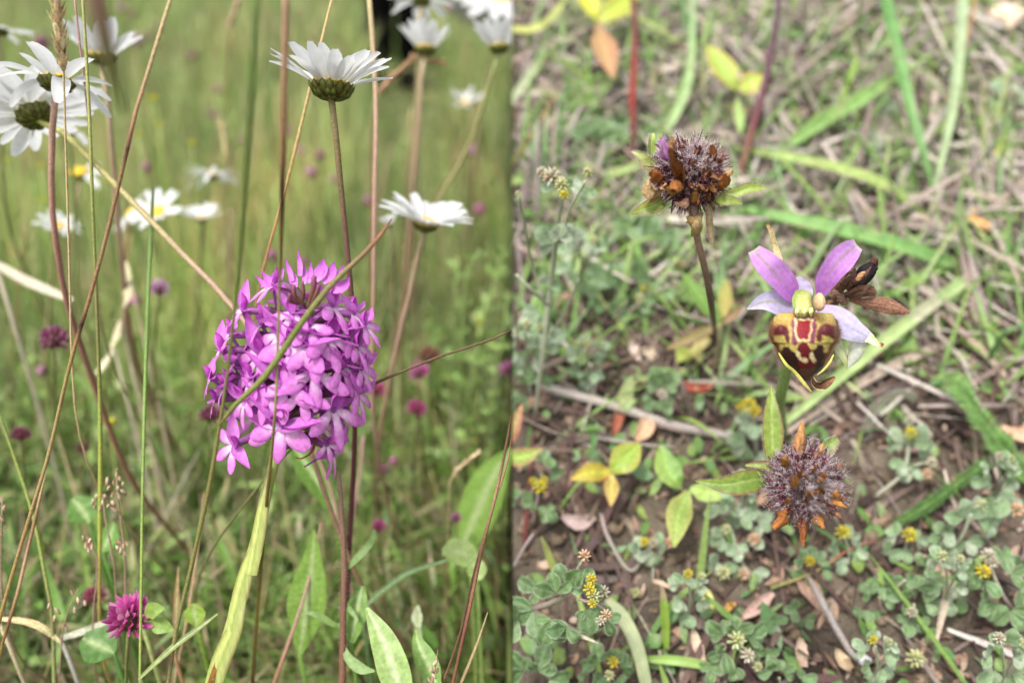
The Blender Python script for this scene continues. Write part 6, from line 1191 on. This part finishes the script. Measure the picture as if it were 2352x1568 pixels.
medick('soft green medick patch above the fallen twig, between the two leaf stems', [[(1440, 690, .018, 6), (1420, 720, .01, 7), (1400, 740, .002, 7)], [(1540, 655, .022, 6), (1490, 680, .014, 7), (1440, 720, .006, 7)]], [(1385, 640, 110, 44, .016), (1405, 660, 80, 48, .016), (1460, 640, 75, 46, .018), (1470, 690, 0, 42, .014), (1380, 690, 190, 46, .01), (1430, 700, 270, 46, .008), (1500, 680, 20, 40, .014), (1470, 720, 300, 40, .006), (1350, 660, 160, 40, .01)], [(1470, 685, 26, .02, 'p'), (1552, 650, 20, .022, 'w'), (1478, 662, 14, .02, 'y')])
medick('medick sprig with a dark green top leaf right above the fallen twig', [[(1525, 885, .024, 6), (1518, 920, .014, 7), (1512, 960, .002, 7)], [(1565, 855, .026, 7), (1545, 875, .024, 6), (1525, 895, .02, 5)]], [(1515, 890, 115, 50, .024), (1530, 890, 50, 46, .024), (1520, 920, 300, 36, .016), (1500, 915, 220, 30, .014)], [(1522, 905, 28, .026, 'w'), (1568, 852, 16, .028, 'p')])
medick('medick with a yellow flower cluster left of the upright clover bract', [[(1725, 940, .024, 7), (1735, 990, .014, 7), (1735, 1040, .002, 7)]], [(1735, 975, 250, 40, .018), (1720, 965, 170, 38, .016), (1745, 990, 320, 34, .014), (1715, 1020, 210, 46, .008), (1750, 1035, 290, 44, .008), (1690, 1010, 190, 36, .006)], [(1720, 930, 36, .026, 'y'), (1735, 945, 28, .026, 'y'), (1700, 935, 20, .025, 'y')], pale=True)
medick('grey green medick standing on dark soil right of the fuzzy seed head', [[(2085, 970, .03, 6), (2085, 1040, .02, 8), (2070, 1090, .012, 8), (2010, 1140, .002, 9)], [(2150, 1062, .018, 6), (2110, 1065, .014, 6), (2075, 1085, .012, 6)]], [(2075, 1020, 120, 46, .022), (2095, 1020, 60, 46, .024), (2110, 1030, 20, 40, .022), (2080, 1060, 250, 46, .016), (2055, 1015, 160, 40, .02), (2095, 1075, 300, 36, .012)], [(2090, 965, 26, .031, 'w'), (2092, 995, 30, .03, 'y'), (2128, 1000, 28, .028, 'w'), (2140, 1062, 26, .02, 'w'), (2130, 1088, 26, .016, 't')], pale=True)
medick('light green hairy medick at the outer right edge in the lower half', [[(2275, 1300, .03, 7), (2295, 1350, .022, 9), (2320, 1390, .014, 9), (2350, 1420, .002, 9)], [(2265, 1265, .034, 6), (2275, 1310, .028, 8)]], [(2240, 1310, 190, 50, .028), (2262, 1330, 240, 44, .026), (2300, 1290, 60, 46, .026), (2320, 1320, 20, 46, .026), (2340, 1360, 330, 50, .022), (2295, 1385, 250, 50, .018), (2320, 1400, 300, 46, .018), (2270, 1370, 220, 44, .016), (2345, 1300, 70, 44, .022)], [(2270, 1275, 34, .034, 'w'), (2258, 1312, 34, .032, 'y'), (2280, 1290, 28, .033, 'w')])
medick('medick with a pale yellow ball head lowest right of the long twig', [[(2100, 1385, .016, 6), (2100, 1410, .012, 7), (2110, 1450, .002, 7)], [(2080, 1330, .02, 6), (2060, 1355, .014, 6), (2100, 1400, .008, 6)]], [(2105, 1350, 80, 40, .018), (2085, 1375, 170, 40, .014), (2125, 1385, 10, 40, .014), (2110, 1420, 290, 40, .01), (2090, 1425, 240, 38, .01), (2055, 1345, 130, 36, .014), (2130, 1345, 50, 34, .014)], [(2102, 1512, 42, .014, 'p'), (2095, 1405, 26, .02, 'w')])
medick('flowering medick at the bottom edge between the flat blade and the long twig', [[(1690, 1480, .026, 8), (1715, 1510, .02, 10), (1740, 1545, .004, 10)]], [(1660, 1460, 130, 50, .022), (1690, 1450, 95, 44, .024), (1720, 1465, 30, 44, .022), (1665, 1495, 210, 50, .018), (1685, 1530, 255, 50, .014), (1730, 1490, 340, 42, .016), (1760, 1500, 20, 34, .012), (1640, 1530, 240, 40, .01)], [(1692, 1470, 42, .028, 'p'), (1718, 1505, 34, .026, 'w'), (1740, 1530, 24, .02, 'p'), (1660, 1485, 18, .02, 'w')])
medick('small medick tuft at the bottom edge left of the bowing blade', [[(1395, 1540, .02, 7), (1400, 1570, .004, 7)]], [(1375, 1520, 150, 44, .016), (1400, 1510, 80, 44, .018), (1430, 1530, 20, 40, .014), (1385, 1550, 220, 44, .012), (1415, 1560, 300, 40, .01), (1350, 1555, 180, 36, .01)], [(1408, 1520, 28, .022, 'y'), (1400, 1550, 24, .02, 'p')])
medick('small medick seedling with paired heads on the bare soil below the yellow leaves', [[(1490, 1250, .016, 5), (1500, 1290, .008, 6), (1500, 1330, .002, 6)]], [(1470, 1260, 160, 34, .014), (1495, 1270, 260, 36, .012), (1510, 1255, 20, 32, .014), (1500, 1285, 280, 32, .008)], [(1480, 1244, 24, .018, 'y'), (1500, 1246, 26, .018, 'w'), (1540, 1246, 26, .018, 't'), (1460, 1360, 24, .006, 'p')], pale=True)
medick('grey green medick stalk with a pale head left under the fuzzy seed head', [[(1680, 1215, .02, 6), (1695, 1270, .012, 7), (1720, 1320, .002, 7)]], [(1650, 1180, 130, 40, .018), (1670, 1170, 60, 40, .02), (1700, 1190, 20, 44, .018), (1660, 1230, 200, 40, .014), (1690, 1250, 270, 44, .012), (1720, 1230, 330, 40, .012), (1740, 1200, 40, 40, .014), (1700, 1300, 250, 44, .008), (1650, 1290, 200, 40, .006), (1730, 1310, 300, 40, .006)], [(1668, 1215, 26, .022, 'p'), (1732, 1238, 30, .016, 't'), (1662, 1315, 34, .01, 'p'), (1710, 1318, 30, .008, 't')], pale=True)
medick('medick with a yellow head just right below the fuzzy seed head', [[(1940, 1230, .018, 6), (1950, 1270, .01, 6), (1950, 1300, .002, 6)]], [(1925, 1255, 200, 34, .012), (1955, 1240, 30, 36, .014), (1965, 1265, 330, 34, .01), (1935, 1280, 250, 34, .008)], [(1936, 1222, 34, .022, 'y')], pale=True)
medick('medick with a tiny yellow head under the orange tip of the fuzzy seed head', [[(1860, 1290, .016, 5), (1870, 1325, .004, 6)]], [(1845, 1290, 160, 30, .012), (1875, 1285, 50, 36, .014), (1890, 1305, 350, 36, .01), (1855, 1320, 240, 36, .006), (1880, 1330, 300, 34, .004)], [(1860, 1288, 26, .02, 'y')])
medick('grey medick with a second yellow head further right of the fuzzy seed head', [[(2085, 1235, .016, 5), (2075, 1280, .004, 6)]], [(2060, 1230, 150, 40, .012), (2080, 1260, 270, 36, .008), (2105, 1245, 20, 34, .01), (2050, 1260, 210, 38, .006)], [(2090, 1228, 34, .02, 'y')], pale=True)
medick('silvery medick with pale blurred leaves at the right edge under the feathery leaf', [[(2230, 1180, .03, 7), (2210, 1230, .018, 8), (2180, 1270, .004, 8)]], [(2240, 1180, 30, 60, .028), (2215, 1190, 110, 54, .026), (2270, 1190, 330, 60, .024), (2190, 1220, 170, 46, .018), (2180, 1250, 230, 44, .012), (2160, 1270, 200, 40, .008), (2220, 1240, 290, 50, .014), (2300, 1160, 20, 50, .022), (2165, 1230, 120, 40, .014)], [(2255, 1160, 30, .032, 'p'), (2335, 1170, 34, .026, 't')], pale=True)
medick('pale medick sprout at the right edge near the tops of the hanging blades', [[(2325, 225, .02, 6), (2320, 290, .004, 6)]], [(2310, 225, 130, 40, .018), (2335, 225, 40, 40, .018), (2320, 270, 230, 44, .01), (2345, 280, 330, 40, .008)], [(2325, 215, 26, .022, 'w'), (2345, 270, 26, .014, 'w')], pale=True)
medick('green medick patch left above the tall hairy one', [[(1395, 300, .014, 6), (1390, 350, .002, 6)]], [(1350, 310, 120, 46, .014), (1375, 320, 60, 50, .014), (1340, 345, 200, 44, .01), (1385, 350, 300, 44, .008), (1405, 315, 20, 40, .014), (1420, 290, 80, 40, .014), (1330, 375, 220, 40, .006)], [(1410, 340, 24, .018, 'w'), (1352, 385, 22, .016, 'p')])
medick('pale green medick leaves by the seam above the twig end', [[(1215, 880, .014, 5), (1225, 930, .002, 6)]], [(1190, 850, 140, 46, .014), (1210, 880, 90, 44, .014), (1195, 905, 230, 40, .008), (1240, 870, 30, 32, .012), (1185, 940, 200, 36, .004)], [(1222, 925, 24, .01, 't')])
medick('small leafy medick between the long twig and the right edge plant', [[(2020, 1370, .012, 5), (2025, 1410, .002, 6)]], [(2000, 1365, 130, 34, .01), (2030, 1380, 20, 34, .01), (2015, 1400, 260, 32, .006), (2120, 1300, 60, 40, .012), (2105, 1330, 220, 40, .008), (2140, 1325, 330, 36, .008), (1830, 1400, 170, 36, .008), (1850, 1420, 300, 34, .006), (1980, 1400, 250, 34, .006)], [])
medick('loose dark green leaflets in the bottom left corner of the bank', [[(1215, 1530, .02, 6), (1220, 1575, .004, 7)]], [(1205, 1540, 130, 60, .02), (1235, 1540, 60, 54, .02), (1260, 1560, 10, 50, .016), (1190, 1575, 200, 50, .014)], [])
medick('dark green leaf tuft at the bottom edge near the middle of the bank', [[(1790, 1555, .014, 5), (1795, 1590, .002, 6)]], [(1775, 1540, 120, 44, .014), (1800, 1545, 40, 44, .014), (1840, 1560, 20, 40, .01), (1775, 1430, 95, 44, .01)], [])
medick('green herb sprouts behind the bristly clover head stem', [[(1500, 560, .014, 5), (1495, 600, .002, 6)]], [(1465, 530, 100, 56, .016), (1480, 560, 70, 60, .016), (1510, 580, 30, 50, .012), (1470, 590, 250, 50, .008), (1540, 560, 50, 44, .012)], [(1560, 610, 26, .01, 't'), (1525, 620, 22, .008, 'p')])
medick('pale star shaped herb on the bank behind the blue green blade', [[(2010, 240, .012, 5), (2010, 290, .002, 6)]], [(1995, 240, 140, 40, .012), (2020, 240, 40, 40, .012), (2010, 265, 270, 36, .008), (1985, 360, 120, 40, .008), (2000, 330, 60, 40, .008), (1960, 400, 200, 40, .006)], [(2005, 240, 22, .016, 'w')], pale=True)

for k, (x, y, s, u, hd, lab) in enumerate([(1330, 560, 1.0, 2.0, 'w', 'downy sprig between the tall hairy medick and the bristly clover head stem'), (1205, 760, 1.0, 1.8, 'p', 'downy sprig at the seam beside the foot of the tall hairy medick'), (1345, 800, .9, 1.3, 'p', 'low downy sprig on the dark litter above the fallen twig'),
        (2170, 1290, 1.0, 1.4, 'p', 'downy sprig between the grey pebble and the right edge medick'), (2300, 1480, 1.1, 1.6, 'w', 'downy sprig in the lower right corner of the bank'), (2010, 1480, .9, 1.2, 'y', 'downy sprig right of the foot of the long twig'), (1580, 1330, .9, 1.3, 'y', 'downy sprig on the bare soil below the green clover leaf'), (2290, 1060, .9, 1.3, 'w', 'downy sprig under the feathery yarrow leaf at the right edge'), (1700, 1120, .8, 1.2, 'p', 'downy sprig behind the clover bract of the fuzzy seed head')]):
    rr = lambda a: random.uniform(-a, a)
    medick(lab, [[(x, y, .03, 6), (x + 6, y + 50 * s, .018, 7), (x + rr(14), y + 105 * s, .002, 7)], [(x + 34 * s, y + 10, .028, 5), (x + 18 * s, y + 45 * s, .018, 6), (x + 5, y + 75 * s, .010, 6)]],
           [(x + rr(14), y + rr(12), 90 + rr(40), 36 * s, .03), (x - 22 * s, y + 18 * s, 160 + rr(30), 34 * s, .024), (x + 24 * s, y + 22 * s, 20 + rr(30), 34 * s, .024), (x - 16 * s, y + 52 * s, 210 + rr(30), 38 * s, .016), (x + 22 * s, y + 58 * s, 330 + rr(30), 38 * s, .016), (x + rr(10), y + 84 * s, 270 + rr(40), 36 * s, .008), (x + 36 * s, y + 4, 50 + rr(30), 28 * s, .028)],
           [(x + rr(6), y - 14 * s, 26 * s, .032, hd), (x + 36 * s, y - 8 * s, 20 * s, .03, 'p')], pale=True, up=u)

# feathery yarrow leaf at the right
def yarrow(label, pts, w, col, tuft):
    rw = rowsR(pts); t = thing('yarrow_frond', label, 'leaf', rw[-1][:3]); MB().tube(rw, [(.2, .32, .1)], n=24, sides=6).build('stalk', M_STEM, t)
    q = cr([r[:3] for r in rw], 120); tg = frames(q); m = MB()
    for k in range(120):
        L = mm(w, .28) * (.55 + .45 * min(1, k / 20)) * random.uniform(.45, 1.0)
        for an in (0, .7, 1.4, 2.1, 2.8, 3.5, 4.2, 5.0, 5.7):
            an += random.uniform(-.4, .4); a = nrm(np.cross(tg[k], TOCAM)); d = nrm(math.cos(an) * a + math.sin(an) * TOCAM - tg[k] * .6)
            m.ribbon([q[k], q[k] + d * L * .6, q[k] + d * L - tg[k] * L * .2], [L * .06, L * .09, L * .02], TOCAM, jc(col, .35), n=4, nv=2)
    o = m.build('segments', M_LEAF, t); o['kind'] = 'stuff'
    if tuft:
        for i in range(26):
            an = random.uniform(0, A2); d = nrm(math.cos(an) * RT + math.sin(an) * UP + TOCAM * random.uniform(.2, 1)); p = q[2]; L = mm(46, .28) * random.uniform(.6, 1)
            MB().ribbon([p, p + d * L * .6, p + d * L], [L * .12, L * .2, L * .03], TOCAM, jc((.30, .42, .16), .2), n=5, nv=3, fold=.4).build('leaflet', M_LEAF, t)
    return t
yarrow('thick feathery green yarrow leaf with a pale tuft, running off the right edge', [(2180, 865, .022, 8), (2230, 930, .022, 9), (2290, 1010, .018, 9), (2370, 1110, .010, 9)], 40, (.24, .41, .13), True)
yarrow('dim feathery green leaf branching left under the yarrow leaf', [(2060, 1200, .006, 5), (2130, 1160, .010, 6), (2200, 1110, .010, 6), (2270, 1060, .008, 6)], 24, (.14, .27, .08), False)
yarrow('grey dead feathery leaf curled on the soil under the long pale blade', [(1990, 990, .006, 4), (2010, 940, .008, 5), (2060, 905, .008, 5), (2110, 915, .006, 5)], 22, (.34, .30, .26), False)

# dead leaves, buds and bits one can tell apart
for k, (pts, ws, c, lab) in enumerate([
    ([(1290, 1185, .004), (1330, 1200, .006), (1365, 1185, .004)], [10, 34, 12], (.36, .27, .25), 'purplish grey dead leaf on the soil under the yellow leaves'),
    ([(1460, 1010, .004), (1480, 985, .008), (1490, 955, .008)], [10, 40, 8], (.50, .32, .2), 'tan papery scrap beneath the fallen twig'),
    ([(2200, 500, .006), (2250, 515, .01), (2285, 545, .006)], [6, 22, 8], (.55, .27, .09), 'orange dry leaf fragment at the right above the long green blade'),
    ([(2225, 505, .006), (2235, 490, .01), (2240, 475, .01)], [10, 10, 3], (.52, .26, .09), 'orange spur of the dry leaf fragment'),
    ([(1660, 240, .006), (1700, 262, .008), (1740, 250, .006)], [10, 34, 12], (.50, .28, .22), 'salmon coloured dead leaf below the heart shaped leaf'),
    ([(1820, 1300, .004), (1870, 1370, .006), (1900, 1410, .004)], [12, 44, 10], (.44, .26, .21), 'pinkish brown dead leaf beside the long twig'),
    ([(1560, 880, .004), (1600, 890, .006), (1640, 880, .004)], [12, 30, 8], (.24, .06, .04), 'dark red dead leaf among the litter right of the medick sprig'),
    ([(1410, 1000, .003), (1420, 960, .006), (1428, 930, .004)], [12, 24, 8], (.26, .08, .05), 'dark rust dead leaf left of the tan scrap'),
    ([(1395, 1090, .003), (1402, 1130, .004)], [24, 14], (.30, .03, .03), 'red leaf scrap near the yellow leaves'),
    ([(1470, 830, .004), (1455, 800, .008), (1470, 770, .006)], [8, 26, 6], (.56, .44, .36), 'pale papery four part husk left of the brown flushed leaf'),
    ([(1475, 800, .005), (1495, 815, .008), (1510, 835, .005)], [8, 26, 6], (.52, .4, .32), 'second pale lobe of the papery husk'),
    ([(1620, 1530, .004), (1600, 1480, .006), (1590, 1440, .004)], [8, 24, 6], (.48, .33, .26), 'tan curled dead blade on the bottom soil'),
    ([(1700, 1420, .004), (1740, 1390, .006), (1775, 1360, .004)], [10, 30, 10], (.45, .3, .25), 'curled pinkish dry leaf under the grey green stalk'),
    ([(1640, 1420, .004), (1665, 1395, .006), (1690, 1385, .004)], [6, 20, 6], (.52, .3, .07), 'small orange leaf scrap above the flowering bottom medick'),
    ([(1605, 1345, .004), (1625, 1375, .006), (1640, 1395, .004)], [10, 28, 8], (.52, .5, .2), 'pale yellow dead leaflet in the middle of the bare soil'),
    ([(2330, 60, .01), (2300, 40, .012), (2270, 20, .01)], [60, 70, 20], (.60, .47, .37), 'pale beige dead leaf in the top right corner'),
    ([(1955, 1535, .004), (1930, 1510, .008), (1925, 1490, .006)], [12, 30, 12], (.48, .33, .22), 'tan husk at the lower end of the long twig'),
    ([(1845, 1530, .004), (1838, 1490, .008), (1840, 1465, .006)], [16, 28, 10], (.50, .35, .27), 'standing tan husk at the bottom left of the long twig'),
    ([(1270, 700, .004), (1310, 690, .006), (1345, 700, .004)], [14, 34, 10], (.50, .31, .23), 'peach coloured dead leaf behind the tall hairy plant'),
    ([(2100, 1270, .003), (2150, 1300, .005), (2185, 1330, .003)], [8, 26, 8], (.42, .27, .21), 'reddish brown dead leaf left of the light green right edge plant'),
    ([(2300, 980, .004), (2345, 1000, .008), (2360, 970, .006)], [10, 36, 10], (.48, .3, .2), 'tan leaf at the right edge beside the feathery leaf')]):
    bladeR(lab, pts, ws, stripe(c, jc(c, .2), f=8), name='dead_leaf', cat='dead leaf', mat=M_DRY, fold=.2, cup=.4, edge=.2, n=12, nv=7)
for k, (px, py, r, h) in enumerate([(1985, 1515, 17, .003), (2020, 1328, 14, .003), (1745, 1470, 9, .003)]):
    c = Q(px, py, h); R0_ = mm(r, .25)
    tag(MB().ell(c, ((R0_ * 1.2, 0, 0), (0, R0_, 0), (0, 0, R0_ * .8)), lambda u, v: jc((.46, .44, .46), .1), 7, 9, .12).build('pebble', M_SOIL, base=tuple(c - np.array((0, 0, R0_ * .6)))), ['pale grey pebble near the foot of the long twig', 'grey pebble on the bare soil right of the tiny yellow head', 'tiny grey pebble by the flowering bottom medick'][k], 'pebble')
print('objects', len(scene.objects), 'verts', sum(len(m.vertices) for m in bpy.data.meshes))
